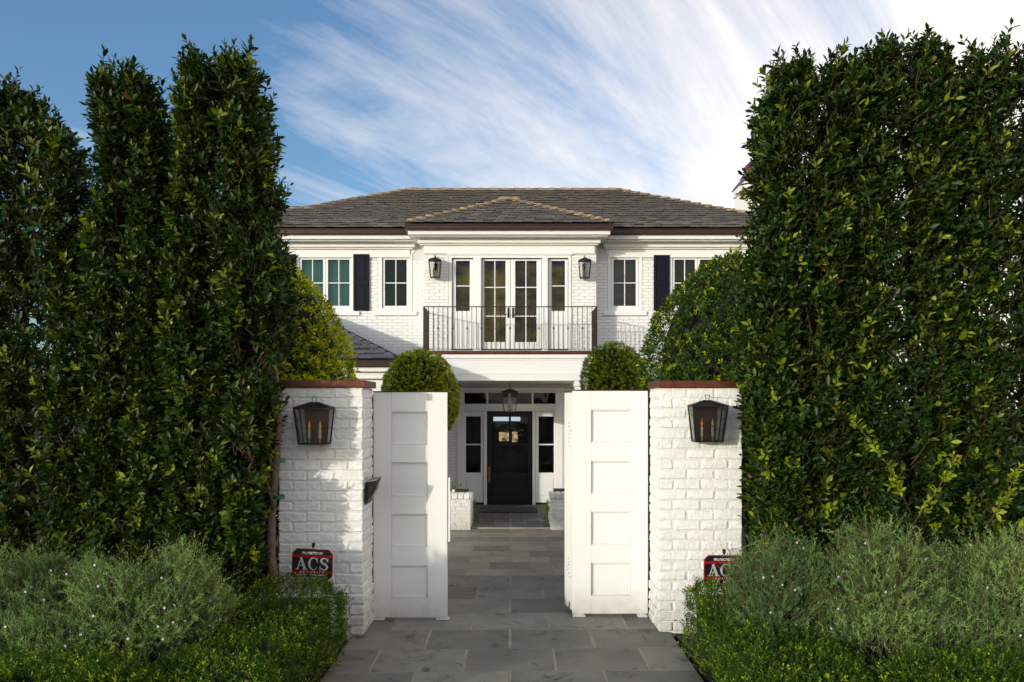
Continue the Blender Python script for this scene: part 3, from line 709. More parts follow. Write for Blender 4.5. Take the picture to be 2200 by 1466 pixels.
# ================================================================== lanterns
def lantern(wt, wb_, h, dt, db, centred=False, candles=2, backplate=True, bar=.013, pane=M['lglass']):
    """returns a thing at the origin; y=0 is the wall, -y towards the street; z=0 the bottom"""
    r = thing('wall_lantern', '', 'lantern', (0, 0, 0)); bk = M['bronze']
    yo = dt / 2 if centred else 0
    T = [(-wt / 2, -dt), (wt / 2, -dt), (wt / 2, 0), (-wt / 2, 0)]; B = [(-wb_ / 2, -db - (dt - db) / 2 * (1 if centred else 0)), (wb_ / 2, -db - (dt - db) / 2 * (1 if centred else 0)), (wb_ / 2, -(dt - db) / 2 if centred else 0), (-wb_ / 2, -(dt - db) / 2 if centred else 0)]
    T = [(x, y + yo) for x, y in T]; B = [(x, y + yo) for x, y in B]
    f = MB()
    for (tx, ty), (bx, by) in zip(T, B):
        s_ = bar / 2; f.hexa([(bx - s_, by - s_, 0), (bx + s_, by - s_, 0), (bx + s_, by + s_, 0), (bx - s_, by + s_, 0), (tx - s_, ty - s_, h), (tx + s_, ty - s_, h), (tx + s_, ty + s_, h), (tx - s_, ty + s_, h)])
    for ring, z, g in ((T, h, .006), (B, 0, .004)):
        xs = [q[0] for q in ring]; ys = [q[1] for q in ring]; x0_, x1_, y0_, y1_ = min(xs) - g, max(xs) + g, min(ys) - g, max(ys) + g
        for q in ((x0_, x1_, y0_ - .004, y0_ + bar), (x0_, x1_, y1_ - bar, y1_ + .001), (x0_ - .002, x0_ + bar, y0_, y1_), (x1_ - bar, x1_ + .002, y0_, y1_)):
            f.cbox(*q, z - .006, z + .010, .002)
    f.build('frame', bk, r)
    xs = [q[0] for q in T]; ys = [q[1] for q in T]; x0_, x1_, y0_, y1_ = min(xs) - .008, max(xs) + .008, min(ys) - .008, max(ys)
    cy = (y0_ + y1_) / 2 if centred else y1_ - (y1_ - y0_) * .40; rh = h * .19; rf = MB(); t_ = .022
    base = [(x0_, y0_, h + .010), (x1_, y0_, h + .010), (x1_, y1_, h + .010), (x0_, y1_, h + .010)]; top = [(-t_, cy - t_, h + rh), (t_, cy - t_, h + rh), (t_, cy + t_, h + rh), (-t_, cy + t_, h + rh)]
    rf.hexa(base + top)
    for a, b in zip(base, top): rf.tube([a, b], bar * .45, 6)
    rf.build('roof', bk, r)
    hb = MB(); z0 = h + rh; hh = h * .15; w0, w1 = .011, .024
    hb.tube([(-w0, cy, z0 - .004), (-w1, cy, z0 + hh)], .0035, 6); hb.tube([(w0, cy, z0 - .004), (w1, cy, z0 + hh)], .0035, 6); hb.tube([(-w1 - .003, cy, z0 + hh), (w1 + .003, cy, z0 + hh)], .0035, 6); hb.build('handle', bk, r)
    ins = .004
    def pn(a, b, ta, tb):
        m_ = MB(); m_.face((B[a][0], B[a][1], .012), (B[b][0], B[b][1], .012), (T[b][0], T[b][1], h - .008), (T[a][0], T[a][1], h - .008)); m_.build('glass_pane', pane, r)
    pn(0, 1, 0, 1); pn(1, 2, 1, 2); pn(3, 0, 3, 0)
    if centred: pn(2, 3, 2, 3)
    if backplate:
        m_ = MB(); m_.hexa([(B[3][0] * .72, -.012, .01), (B[2][0] * .72, -.012, .01), (B[2][0] * .72, -.002, .01), (B[3][0] * .72, -.002, .01), (T[3][0] * .72, -.012, h), (T[2][0] * .72, -.012, h), (T[2][0] * .72, -.002, h), (T[3][0] * .72, -.002, h)]); m_.build('back_plate', M['backplate'], r)
    fl = MB(); fl.box(B[0][0] + .004, B[1][0] - .004, B[0][1] + .004, B[2][1] - .003, -.004, .003); fl.build('floor_plate', bk, r)
    cym = sum(q[1] for q in B) / 4
    spots = [(-.053, cym), (.053, cym)] if candles == 2 else [(.045 * math.cos(a), cym + .045 * math.sin(a)) for a in (.6, 2.2, 3.8, 5.3)][:candles]
    for cx, cy_ in spots:
        cb_ = MB(); cb_.lathe([(.001, .05), (.013, .05), (.013, .145), (.001, .146)], cx, cy_, 10); cb_.tube([(cx, cy_, .004), (cx, cy_, .05)], .005, 6); c_ = cb_.build('candle', M['ivory'], r, smooth=False)
        bb = MB(); bb.lathe([(.006, .146), (.010, .16), (.0125, .175), (.009, .195), (.004, .215), (.0008, .235)], cx, cy_, 10); bb.build('bulb', M['amber'] if backplate else M['ivory'], c_, smooth=True)
    if candles > 2:
        ar = MB(); ar.tube([(0, cym, .03), (0, cym, h)], .004, 6)
        for cx, cy_ in spots: ar.tube([(0, cym, .035), (cx, cy_, .03)], .004, 6)
        ar.build('candle_arm', bk, r)
    return r
zL = PZ(955, 7.25)
L0 = lantern(.345, .270, .345, .20, .155)
L0['label'] = 'large black two-candle lantern on the left brick pillar'; L0['group'] = 'lanterns on the gate pillars'; L0.location = (PX(678.5, 7.40), 7.434, zL)
L1 = dup(L0, (PX(1517, 7.52), 7.553, zL + .02), 'large black two-candle lantern on the right brick pillar, in sun')
L2 = lantern(.265, .20, .37, .17, .14, backplate=False, candles=3, bar=.012)
L2.location = (PX(935.5, 16.6), 16.60, PZ(597, 16.55)); L2['label'] = 'small black wall lantern left of the balcony doors'; L2['group'] = 'lanterns beside the balcony doors'
m = MB(); m.tube([(0, .09, .20), (0, .085, .40), (.0, .05, .50), (0, -.03, .49), (0, -.085, .44)], .009, 6); m.cbox(-.03, .03, .075, .095, .18, .34, .003)
b_ = m.mesh('bracket', M['bronze']); o = bpy.data.objects.new('bracket', b_); COL.objects.link(o); o.parent = L2
L3 = dup(L2, (PX(1255.5, 16.6), 16.60, PZ(598, 16.55)), 'small black wall lantern right of the balcony doors')
L4 = lantern(.35, .24, .42, .35, .24, centred=True, backplate=False, candles=4, bar=.016)
L4.name = 'hanging_lantern'; L4.location = (PX(1095.5, 15.95), 16.1, PZ(886, 15.95)); L4['label'] = 'bronze four-candle lantern hanging from the porch ceiling over the door'
m = MB(); m.tube([(0, 0, .56), (0, 0, .72)], .006, 6); cm = m.mesh('chain', M['bronze']); o = bpy.data.objects.new('chain', cm); COL.objects.link(o); o.parent = L4
# ================================================================== the house
house = thing('house', 'two-storey white painted brick house with dark tiled hip roof and balcony', 'house', (0, 17.2, 0))
WY, BY, DY = 17.2, 16.7, 17.30
def rects(u0, u1, v0, v1, d): return (PX(u0, d), PX(u1, d), PZ(v1, d), PZ(v0, d))
def wall_mesh(name, x0, x1, z0, z1, y, th, holes, material, parent):
    xs = sorted({x0, x1, *[h[0] for h in holes], *[h[1] for h in holes]}); zs = sorted({z0, z1, *[h[2] for h in holes], *[h[3] for h in holes]})
    xs = [x for x in xs if x0 <= x <= x1]; zs = [z for z in zs if z0 <= z <= z1]; m_ = MB()
    for i in range(len(xs) - 1):
        run = None
        for j in range(len(zs) - 1):
            cx, cz = (xs[i] + xs[i + 1]) / 2, (zs[j] + zs[j + 1]) / 2
            hole = any(h[0] < cx < h[1] and h[2] < cz < h[3] for h in holes)
            if not hole: run = (run[0], zs[j + 1]) if run else (zs[j], zs[j + 1])
            if (hole or j == len(zs) - 2) and run: m_.box(xs[i], xs[i + 1], y, y + th, *run); run = None
    return m_.build(name, material, parent)
def brick_face(parent, x0, x1, z0, z1, y, holes, ch=.0715, bl=.232, proud=.011, j=.010):
    m_ = MB(); i = 0; z = z0
    while z < z1 - .02:
        zt = min(z + ch - j, z1); x = x0 - (bl / 2 if i % 2 else 0)
        while x < x1:
            a, b = max(x, x0), min(x + bl - j, x1); segs = [(a, b)] if b > a else []
            for h in holes:
                if z + ch * .6 > h[2] and z + ch * .4 < h[3]:
                    ns = []
                    for (p, q) in segs:
                        if q <= h[0] or p >= h[1]: ns.append((p, q))
                        else:
                            if p < h[0]: ns.append((p, h[0]))
                            if q > h[1]: ns.append((h[1], q))
                    segs = ns
            for p, q in segs:
                if q - p > .015:
                    yy = y - proud - random.uniform(-.002, .002); t_ = .003; b0 = len(m_.v)
                    m_.v += [(p, y, z), (q, y, z), (q, y, zt), (p, y, zt), (p + t_, yy, z + t_), (q - t_, yy, z + t_), (q - t_, yy, zt - t_), (p + t_, yy, zt - t_)]
                    m_.f += [tuple(b0 + k for k in f_) for f_ in ((4, 5, 6, 7), (0, 1, 5, 4), (1, 2, 6, 5), (2, 3, 7, 6), (3, 0, 4, 7))]
            x += bl
        z += ch; i += 1
    return m_.build('bricks', M['housebrick'], parent, kind='stuff')
def bars(x0, x1, z0, z1, w, y0, y1, c=.003):
    m_ = MB(); m_.cbox(x0, x0 + w, y0, y1, z0, z1, c); m_.cbox(x1 - w, x1, y0, y1, z0, z1, c)
    m_.cbox(x0 + w + .0005, x1 - w - .0005, y0 + .001, y1 - .001, z0, z0 + w, c); m_.cbox(x0 + w + .0005, x1 - w - .0005, y0 + .001, y1 - .001, z1 - w, z1, c); return m_
def lights(parent, x0, x1, z0, z1, cols, rows, y, mw=.022, material=None, zr=None):
    """panes and glazing bars inside a sash"""
    material = material or M['paint']
    xs = [x0 + (x1 - x0) * k / cols for k in range(cols + 1)]; zs = zr or [z0 + (z1 - z0) * k / rows for k in range(rows + 1)]
    for k in range(1, cols): m_ = MB(); m_.cbox(xs[k] - mw / 2, xs[k] + mw / 2, y - .006, y + .012, z0, z1, .003); m_.build('glazing_bar', material, parent)
    for k in range(1, len(zs) - 1): m_ = MB(); m_.cbox(x0, x1, y - .005, y + .011, zs[k] - mw / 2, zs[k] + mw / 2, .003); m_.build('glazing_bar', material, parent)
    for a in range(cols):
        for b in range(len(zs) - 1):
            m_ = MB(); tx, tz = random.uniform(-.0016, .0016), random.uniform(-.0016, .0016)
            m_.face((xs[a], y + .004 - tx, zs[b]), (xs[a + 1], y + .004 + tx, zs[b]), (xs[a + 1], y + .004 + tx + tz, zs[b + 1]), (xs[a], y + .004 - tx + tz, zs[b + 1])); m_.build('pane', M['glass'], parent)
def curtain(parent, x0, x1, z0, z1, y, material, name='curtain', pleat=.10):
    m_ = MB(); n = max(2, int((x1 - x0) / pleat)); 
    for k in range(n):
        a = x0 + (x1 - x0) * k / n; b = x0 + (x1 - x0) * (k + 1) / n; c = (a + b) / 2
        m_.face((a, y, z0), (c, y - .03, z0), (c, y - .03, z1), (a, y, z1)); m_.face((c, y - .03, z0), (b, y, z0), (b, y, z1), (c, y - .03, z1))
    return m_.build(name, material, parent, smooth=True)
def room(parent, x0, x1, z0, z1, y0, y1):
    m_ = MB(); m_.face((x0, y1, z0), (x1, y1, z0), (x1, y1, z1), (x0, y1, z1)); m_.face((x0, y0, z0), (x0, y1, z0), (x0, y1, z1), (x0, y0, z1)); m_.face((x1, y0, z0), (x1, y0, z1), (x1, y1, z1), (x1, y1, z0))
    m_.face((x0, y0, z0), (x1, y0, z0), (x1, y1, z0), (x0, y1, z0)); m_.face((x0, y0, z1), (x0, y1, z1), (x1, y1, z1), (x1, y0, z1)); return m_.build('room', M['in_dark'], parent)
def lintel(parent, x0, x1, zb, zt, y, n):
    e0, e1 = .04, .13; m_ = MB(); kc = (x0 + x1) / 2; cxb, cxt = (x0 + x1) / 2, (x0 + x1) / 2; kb, kt = .05, .10
    def seg(a0, a1, b0, b1, pr, mm): mm.hexa([(a0, y - pr, zb), (a1, y - pr, zb), (a1, y + .01, zb), (a0, y + .01, zb), (b0, y - pr, zt), (b1, y - pr, zt), (b1, y + .01, zt), (b0, y + .01, zt)])
    for s_ in (0, 1):
        lo0, lo1 = (x0 - e0, kc - kb) if s_ == 0 else (kc + kb, x1 + e0); hi0, hi1 = (x0 - e1, kc - kt) if s_ == 0 else (kc + kt, x1 + e1)
        for k in range(n):
            a, b = k / n, (k + 1) / n; g = .0045; seg(lo0 + (lo1 - lo0) * a + g, lo0 + (lo1 - lo0) * b - g, hi0 + (hi1 - hi0) * a + g, hi0 + (hi1 - hi0) * b - g, .012, m_)
    o_ = m_.build('lintel_bricks', M['housebrick'], parent, kind='stuff')
    m_ = MB(); seg(kc - kb + .004, kc + kb - .004, kc - kt + .004, kc + kt - .004, .028, m_); m_.build('keystone', M['housebrick'], parent)
HOLES = []
def window(u0, u1, v0, v1, leaves, inm, inname='curtain', pleat=.1):
    x0, x1, z0, z1 = rects(u0, u1, v0, v1, WY); HOLES.append((x0, x1, z0, z1))
    w = bars(x0 - .055, x1 + .055, z0 - .045, z1 + .055, .075, WY - .018, WY + .05).build('window', M['paint'], house)
    st = (x1 - x0 - .05) / leaves
    for k in range(leaves):
        a = x0 + .025 + st * k; b = a + st
        bars(a + .004, b - .004, z0 + .032, z1 - .022, .052, WY + .018, WY + .06).build('sash', M['paint'], w)
        lights(w, a + .054, b - .054, z0 + .074, z1 - .070, 2, 2, WY + .038)
    curtain(w, x0 + .03, x1 - .03, z0 + .03, z1 - .02, WY + .17, inm, inname, pleat)
    m_ = MB(); m_.cbox(x0 - .16, x1 + .16, WY - .055, WY - .001, z0 - .145, z0 - .048, .008); m_.build('sill', M['housebrick'], w)
    lintel(w, x0 - .055, x1 + .055, z1 + .07, z1 + .285, WY, max(5, int((x1 - x0) / .16)))
    room(w, x0, x1, z0, z1, WY + .2, WY + 1.2)
window(640, 758, 551, 665, 2, M['in_teal'])
window(819, 881, 551, 665, 1, M['in_dark'])
window(1311, 1374, 551, 665, 1, M['in_blind'], 'blind', .4)
window(1442, 1556, 551, 665, 2, M['in_olive'])
def shutter(u0, u1, v0, v1, label=None):
    x0, x1, z0, z1 = rects(u0, u1, v0, v1, WY); y = WY - .055; s_ = bars(x0, x1, z0, z1, .055, y, y + .035).build('shutter', M['navy'], house)
    zm = z0 + (z1 - z0) * .49
    m_ = MB(); m_.cbox(x0 + .055, x1 - .055, y + .001, y + .034, zm - .04, zm + .04, .003); m_.build('rail', M['navy'], s_)
    for a, b in ((z0 + .055, zm - .04), (zm + .04, z1 - .055)):
        m_ = MB(); m_.box(x0 + .05, x1 - .05, y + .014, y + .03, a, b); m_.cbox(x0 + .085, x1 - .085, y + .006, y + .02, a + .035, b - .035, .008); m_.build('panel', M['navy'], s_)
for q in ((760, 794, 547, 668), (604, 637, 547, 668), (1404, 1438, 549, 668), (1560, 1594, 549, 668)): shutter(*q)
# walls
DOORHOLE = (-1.62, 1.58, -.1, 2.86)
BAYHOLE = (-1.90, 1.82, 3.0, 5.95)
wl = wall_mesh('wall', -9.6, 6.6, -.05, 6.02, WY, .22, HOLES + [DOORHOLE, BAYHOLE], M['housemortar'], house)
BB = (PX(911.5, BY), PX(1281, BY)); 
bigh = rects(965, 1227, 549, 757, BY)
BH_ = [bigh]
bw = wall_mesh('bay_wall', BB[0], BB[1], 2.86, 6.0, BY, .2, BH_, M['housemortar'], house)
m = MB(); m.box(BB[0], BB[0] + .15, BY + .2, WY, 2.86, 6.0); m.box(BB[1] - .15, BB[1], BY + .2, WY, 2.86, 6.0); m.build('bay_side', M['housebrick'], house)
solid = [(a - .13, b + .13, c - .165, d_ + .29) for a, b, c, d_ in HOLES]
tight = [(a - .06, b + .06, c - .05, d_ + .06) for a, b, c, d_ in HOLES]
lin = [(a - .19, b + .19, d_ + .06, d_ + .29) for a, b, c, d_ in HOLES]
brick_face(wl, -9.6, 6.6, 0, 5.64, WY, tight + lin + [DOORHOLE, (BB[0], BB[1], 2.8, 6)])
x0, x1, z0, z1 = bigh
brick_face(bw, BB[0], BB[1], 2.9, 5.66, BY, [(x0 - .02, x1 + .02, z0, z1 + .03), (x0 - .15, x1 + .15, z1 + .02, z1 + .27)])
# balcony door set
bd = bars(x0, x1, z0 - .02, z1, .06, BY - .02, BY + .05).build('balcony_doors', M['paint'], house)
lintel(bd, x0 - .01, x1 + .01, z1 + .035, z1 + .25, BY, 15)
m = MB(); m.cbox(x0 - .04, x1 + .04, BY - .04, BY - .002, z1 + .003, z1 + .032, .006); m.build('head_moulding', M['paint'], bd)
def leaf_door(ua, ub, ga, gb, gv0, gv1, rows, cols=2, lower=False, zr=None, inm=M['in_gold_reflection']):
    a, b, c, e_ = rects(ua, ub, 557, 753, BY); p, q, r_, s_ = rects(ga, gb, gv0, gv1, BY); y = BY + .035
    m_ = MB(); m_.cbox(a, p, y, y + .045, c, e_, .003); m_.cbox(q, b, y, y + .045, c, e_, .003); m_.cbox(p + .0005, q - .0005, y + .001, y + .044, s_, e_, .003); m_.cbox(p + .0005, q - .0005, y + .001, y + .044, c, r_, .003)
    m_.build('door' if not lower else 'sidelight', M['paint'], bd)
    if lower:
        m_ = MB(); m_.cbox(p + .0, q - .0, y - .007, y + .0005, c + .12, r_ - .10, .006); m_.build('panel', M['paint'], bd)
    lights(bd, p, q, r_, s_, cols, rows, y + .02, .022, None, zr)
    curtain(bd, p - .04, q + .04, r_, s_, BY + .30, inm, 'curtain', .12)  # by default these sheets carry the painted gold reflection
zr = [PZ(v, BY) for v in (735, 679, 617, 560)]
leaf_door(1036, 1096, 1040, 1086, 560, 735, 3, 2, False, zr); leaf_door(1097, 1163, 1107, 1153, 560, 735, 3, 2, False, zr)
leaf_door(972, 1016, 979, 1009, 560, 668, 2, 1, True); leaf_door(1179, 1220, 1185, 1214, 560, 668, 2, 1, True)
for ua, ub in ((1017, 1035), (1164, 1178)):
    m = MB(); m.cbox(PX(ua, BY), PX(ub, BY), BY - .055, BY + .06, z0, z1 - .06, .02); m.build('column', M['paint'], bd)
for u in (1092, 1102):
    m = MB(); xx = PX(u, BY); m.cbox(xx - .018, xx + .018, BY + .015, BY + .035, PZ(683, BY), PZ(661, BY), .003); m.tube([(xx, BY + .02, PZ(676, BY)), (xx, BY - .03, PZ(676, BY)), (xx + (.08 if u > 1098 else -.08), BY - .03, PZ(676, BY))], .008, 6); m.build('handle', M['black'], bd)
m = MB(); m.box(x0 + .06, x1 - .06, BY - .01, BY + .1, z0 - .1, PZ(750, BY)); m.build('threshold', M['rail'], bd)
m = MB(); m.face((-1.7, 18.2, 2.9), (1.65, 18.2, 2.9), (1.65, 18.2, 5.9), (-1.7, 18.2, 5.9)); m.build('room', M['in_dark'], bd)
# balcony
d = 15.6; xa, xb = PX(905, d), PX(1290, d); zf = PZ(754, d)
bal = MB(); bal.cbox(xa - .02, xb + .02, d - .03, BY - .002, PZ(761, d), zf, .006); bal = bal.build('balcony', M['copper'], house)
m = MB(); tiers = ((762, 770, -.012), (770, 774, .02), (774, 800, .03), (800, 804, .015), (804, 818, .022))
for v0_, v1_, off in tiers: m.box(xa, xb, d + off, BY + .2, PZ(v1_, d), PZ(v0_, d) - .0006)
m.build('porch_beam', M['paint'], house)
def bal_mesh(knuckle):
    m_ = MB(); m_.box(-.0065, .0065, -.0065, .0065, 0, .885)
    if knuckle: m_.lathe([(.007, .415), (.016, .43), (.019, .445), (.016, .46), (.007, .475)], 0, 0, 8)
    return m_.mesh('baluster', M['rail'])
BM = [bal_mesh(False), bal_mesh(True)]
zr0 = zf + .03
rl = MB(); ra, rb = PX(909, d), PX(1283.5, d)
rl.box(ra, rb, d + .01, d + .03, zr0 + .885, zr0 + .905); rl.box(ra, rb, d + .012, d + .028, zr0 + .0, zr0 + .012)
for xx in (ra, rb - .02): rl.box(xx, xx + .02, d + .031, BY, zr0 + .885, zr0 + .905); rl.box(xx + .003, xx + .017, d + .031, BY, zr0, zr0 + .012); rl.box(xx, xx + .02, d + .01, d + .03, zf, zr0 + .884)
rl.build('handrail', M['rail'], bal)
for k in range(1, 36):
    o = link('baluster', BM[1 if k % 3 == 0 else 0], bal); o.location = (ra + .01 + (rb - ra - .02) * k / 36, d + .02, zr0)
for s_ in (ra + .01, rb - .01):
    for k in range(1, 11):
        o = link('baluster', BM[1 if k % 3 == 0 else 0], bal); o.location = (s_, d + .02 + (BY - d - .02) * k / 11, zr0)
# porch columns, ceiling and door wall
for a, b in ((-1.90, -1.40), (1.31, 1.82)):
    m = MB(); m.cbox(a + .03, b - .03, d + .06, d + .5, 0, 2.70, .006); m.cbox(a, b, d + .03, d + .53, 2.70, 2.828, .02); m.cbox(a + .01, b - .01, d + .04, d + .52, 0, .22, .006); m.build('porch_column', M['paint'], house)
cl = MB(); cl.face((xa, d + .1, 2.832), (xb, d + .1, 2.832), (xb, DY + .1, 2.80), (xa, DY + .1, 2.80)); cl = cl.build('porch_ceiling', M['paint'], house)
m = MB(); k = 0; x = -1.9
while x < 1.85:
    m.box(x + .003, x + .082, d + .12, DY, 2.815, 2.826); x += .085
m.build('ceiling_boards', M['paint'], cl, kind='stuff')
pw = wall_mesh('porch_wall', -1.9, 1.9, 0, 2.85, DY, .2, [rects(986, 1206, 840, 1092, DY)], M['housemortar'], house)
hx = rects(984, 1208, 836, 1092, DY)
brick_face(pw, -1.9, 1.9, .02, 2.8, DY, [hx])
ds = MB()
def pb(mm, u0, u1, v0, v1, y0, y1, c=.004): a, b, z_, t_ = rects(u0, u1, v0, v1, DY); mm.cbox(a, b, y0, y1, z_, t_, c)
pb(ds, 983, 998, 841, 1087, DY - .03, DY + .06); pb(ds, 1193, 1209, 841, 1087, DY - .03, DY + .06); pb(ds, 980, 1212, 833, 841, DY - .07, DY + .06)
pb(ds, 998, 1193, 841.2, 844.5, DY - .02, DY + .06); pb(ds, 998, 1193, 868, 879, DY - .02, DY + .06); pb(ds, 996, 1195, 879.2, 883.5, DY - .045, DY + .06)
pb(ds, 1039.5, 1046, 884, 1088, DY - .035, DY + .06); pb(ds, 1144, 1150.5, 884, 1088, DY - .035, DY + .06)
ds = ds.build('door_surround', M['paint'], house)
tr_ = MB()
for u in (1045, 1093, 1142): pb(tr_, u, u + 4, 844.6, 867.8, DY - .015, DY + .05)
tr_ = tr_.build('transom', M['paint'], house)
for ua, ub in ((998, 1045), (1049, 1093), (1097, 1142), (1146, 1193)):
    a, b, z_, t_ = rects(ua, ub, 844.6, 867.8, DY); m = MB(); m.face((a, DY + .02, z_), (b, DY + .02, z_), (b, DY + .02, t_), (a, DY + .02, t_)); m.build('pane', M['glass'], tr_)
for ua, ub, ga, gb in ((998, 1039, 1001, 1033), (1151, 1193, 1157, 1190)):
    m = MB(); pb(m, ua, ga, 884, 1080, DY, DY + .05, .003); pb(m, gb, ub, 884, 1080, DY, DY + .05, .003); pb(m, ga + .01, gb - .01, 884, 895, DY + .001, DY + .049, .003); pb(m, ga + .01, gb - .01, 1016, 1080, DY + .001, DY + .049, .003)
    sl = m.build('sidelight', M['paint'], house)
    m = MB(); pb(m, ga + 1, gb - 1, 1028, 1065, DY - .010, DY + .002, .008); m.build('panel', M['paint'], sl)
    a, b, z_, t_ = rects(ga, gb, 895, 1016, DY); lights(sl, a, b, z_, t_, 1, 2, DY + .025, .03)
    m = MB(); pb(m, ua, ub, 1080, 1087, DY + .005, DY + .05, .002); m.build('threshold', M['black'], sl)
a, b, z_, t_ = rects(1047, 1143.5, 884.5, 1084, DY); ga, gb, gz, gt = rects(1057, 1134, 895, 1016, DY); y = DY + .01
m = MB(); m.cbox(a, ga, y, y + .05, z_, t_, .004); m.cbox(gb, b, y, y + .05, z_, t_, .004); m.cbox(ga + .0005, gb - .0005, y + .001, y + .049, gt, t_, .004); m.cbox(ga + .0005, gb - .0005, y + .001, y + .049, z_, gz, .004)
M['doorpaint'] = mat('black_door_paint', (.006, .0065, .009), .4, spec=.3)
fd = m.build('front_door', M['doorpaint'], house)
lights(fd, ga, gb, gz, gt, 2, 2, y + .022, .05, M['doorpaint'])
pa, pb_, pz, pt = rects(1058, 1133, 1028, 1065, DY); bars(pa, pb_, pz, pt, .02, y - .006, y + .002).build('panel', M['doorpaint'], fd)
m = MB(); hx_ = PX(1051, DY); m.cbox(hx_ - .025, hx_ + .025, y - .02, y - .001, PZ(1037, DY), PZ(1003, DY), .006); m.tube([(hx_, y - .02, PZ(1008, DY)), (hx_, y - .07, PZ(1010, DY)), (hx_, y - .07, PZ(1030, DY)), (hx_, y - .02, PZ(1033, DY))], .011, 8); m.build('handle', M['brass'], fd)
m = MB(); pb(m, 1040, 1151, 1084.5, 1089, DY - .06, DY + .05, .003); m.build('threshold', M['black'], fd)
# the hall seen through the door: a back wall with a garden window, its daylight painted as glow
hall = room(fd, -1.25, 1.25, -.0, 2.78, DY + .25, 23.5)
def back_rect(name, u0, u1, v0, v1, material, y):
    a, b, z_, t_ = rects(u0, u1, v0, v1, y); m_ = MB(); m_.box(a, b, y, y + .02, z_, t_); return m_.build(name, material, hall)
em = bpy.data.materials.new('garden_window'); em.use_nodes = True; t = em.node_tree; p_ = t.nodes['Principled BSDF']; p_.inputs['Base Color'].default_value = (.1, .1, .1, 1); p_.inputs['Emission Color'].default_value = (.62, .80, .85, 1); p_.inputs['Emission Strength'].default_value = .4
back_rect('far_window', 1060, 1118, 896, 905, em, 23.3)
gm = bpy.data.materials.new('garden_glow'); gm.use_nodes = True; p_ = gm.node_tree.nodes['Principled BSDF']; p_.inputs['Emission Color'].default_value = (.9, .58, .22, 1); p_.inputs['Emission Strength'].default_value = .32; p_.inputs['Base Color'].default_value = (.3, .22, .1, 1)
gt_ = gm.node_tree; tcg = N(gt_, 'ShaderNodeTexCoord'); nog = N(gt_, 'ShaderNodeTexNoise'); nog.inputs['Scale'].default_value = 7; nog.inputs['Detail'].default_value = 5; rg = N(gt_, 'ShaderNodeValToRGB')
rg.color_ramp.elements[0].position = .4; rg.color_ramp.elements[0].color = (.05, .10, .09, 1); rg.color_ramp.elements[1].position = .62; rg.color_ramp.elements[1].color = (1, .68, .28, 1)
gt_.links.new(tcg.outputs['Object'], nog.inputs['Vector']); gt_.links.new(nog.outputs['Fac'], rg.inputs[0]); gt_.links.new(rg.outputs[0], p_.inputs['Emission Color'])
back_rect('lit_view', 1072, 1096, 929, 948, gm, 23.3); back_rect('lit_view', 1100, 1112, 928, 950, gm, 23.3)  # garden sunlight painted as glowing patches on the back wall
# planks of shadowed furniture
m = MB(); m.cbox(-.36, -.12, 20.0, 20.6, 0, .9, .05); m.cbox(-.36, .1, 20.0, 20.1, .55, 1.2, .04); m.build('armchair', M['in_dark'], hall)
# eaves: gutter, white board, soffit and crown mouldings
def eave(x0, x1, yg, yw, zg, name):
    m_ = MB(); m_.cbox(x0, x1, yg, yg + .11, zg - .115, zg, .012); m_.cbox(x0, x1, yg - .012, yg + .10, zg - .028, zg + .004, .006); g = m_.build('gutter', M['gutter'], house)
    m_ = MB(); m_.box(x0 + .06, x1 - .06, yg + .10, yw + .05, zg - .205, zg - .116); m_.cbox(x0 + .10, x1 - .10, yg + .16, yw + .05, zg - .235, zg - .206, .01)
    m_.box(x0 + .24, x1 - .24, yw - .14, yw + .05, zg - .33, zg - .236); m_.cbox(x0 + .28, x1 - .28, yw - .09, yw + .05, zg - .37, zg - .331, .01)
    m_.box(x0 + .36, x1 - .36, yw - .035, yw + .05, zg - .55, zg - .371); m_.build('cornice', M['paint'], house)
EZ, EY, PI_ = 6.27, 16.7, .499
bx0, bx1 = PX(869, 16.2), PX(1318, 16.2)
eave(-10.2, bx0 + .34, EY, WY, EZ, 'left'); eave(bx1 - .34, 7.0, EY, WY, EZ, 'right'); eave(bx0, bx1, 16.2, BY, 6.255, 'bay')
m = MB()
for xx, s_ in ((bx0, 1), (bx1, -1)):
    m.box(min(xx, xx + s_ * .11), max(xx, xx + s_ * .11), 16.32, EY + .1, 6.14, 6.25)
m.build('gutter', M['gutter'], house)
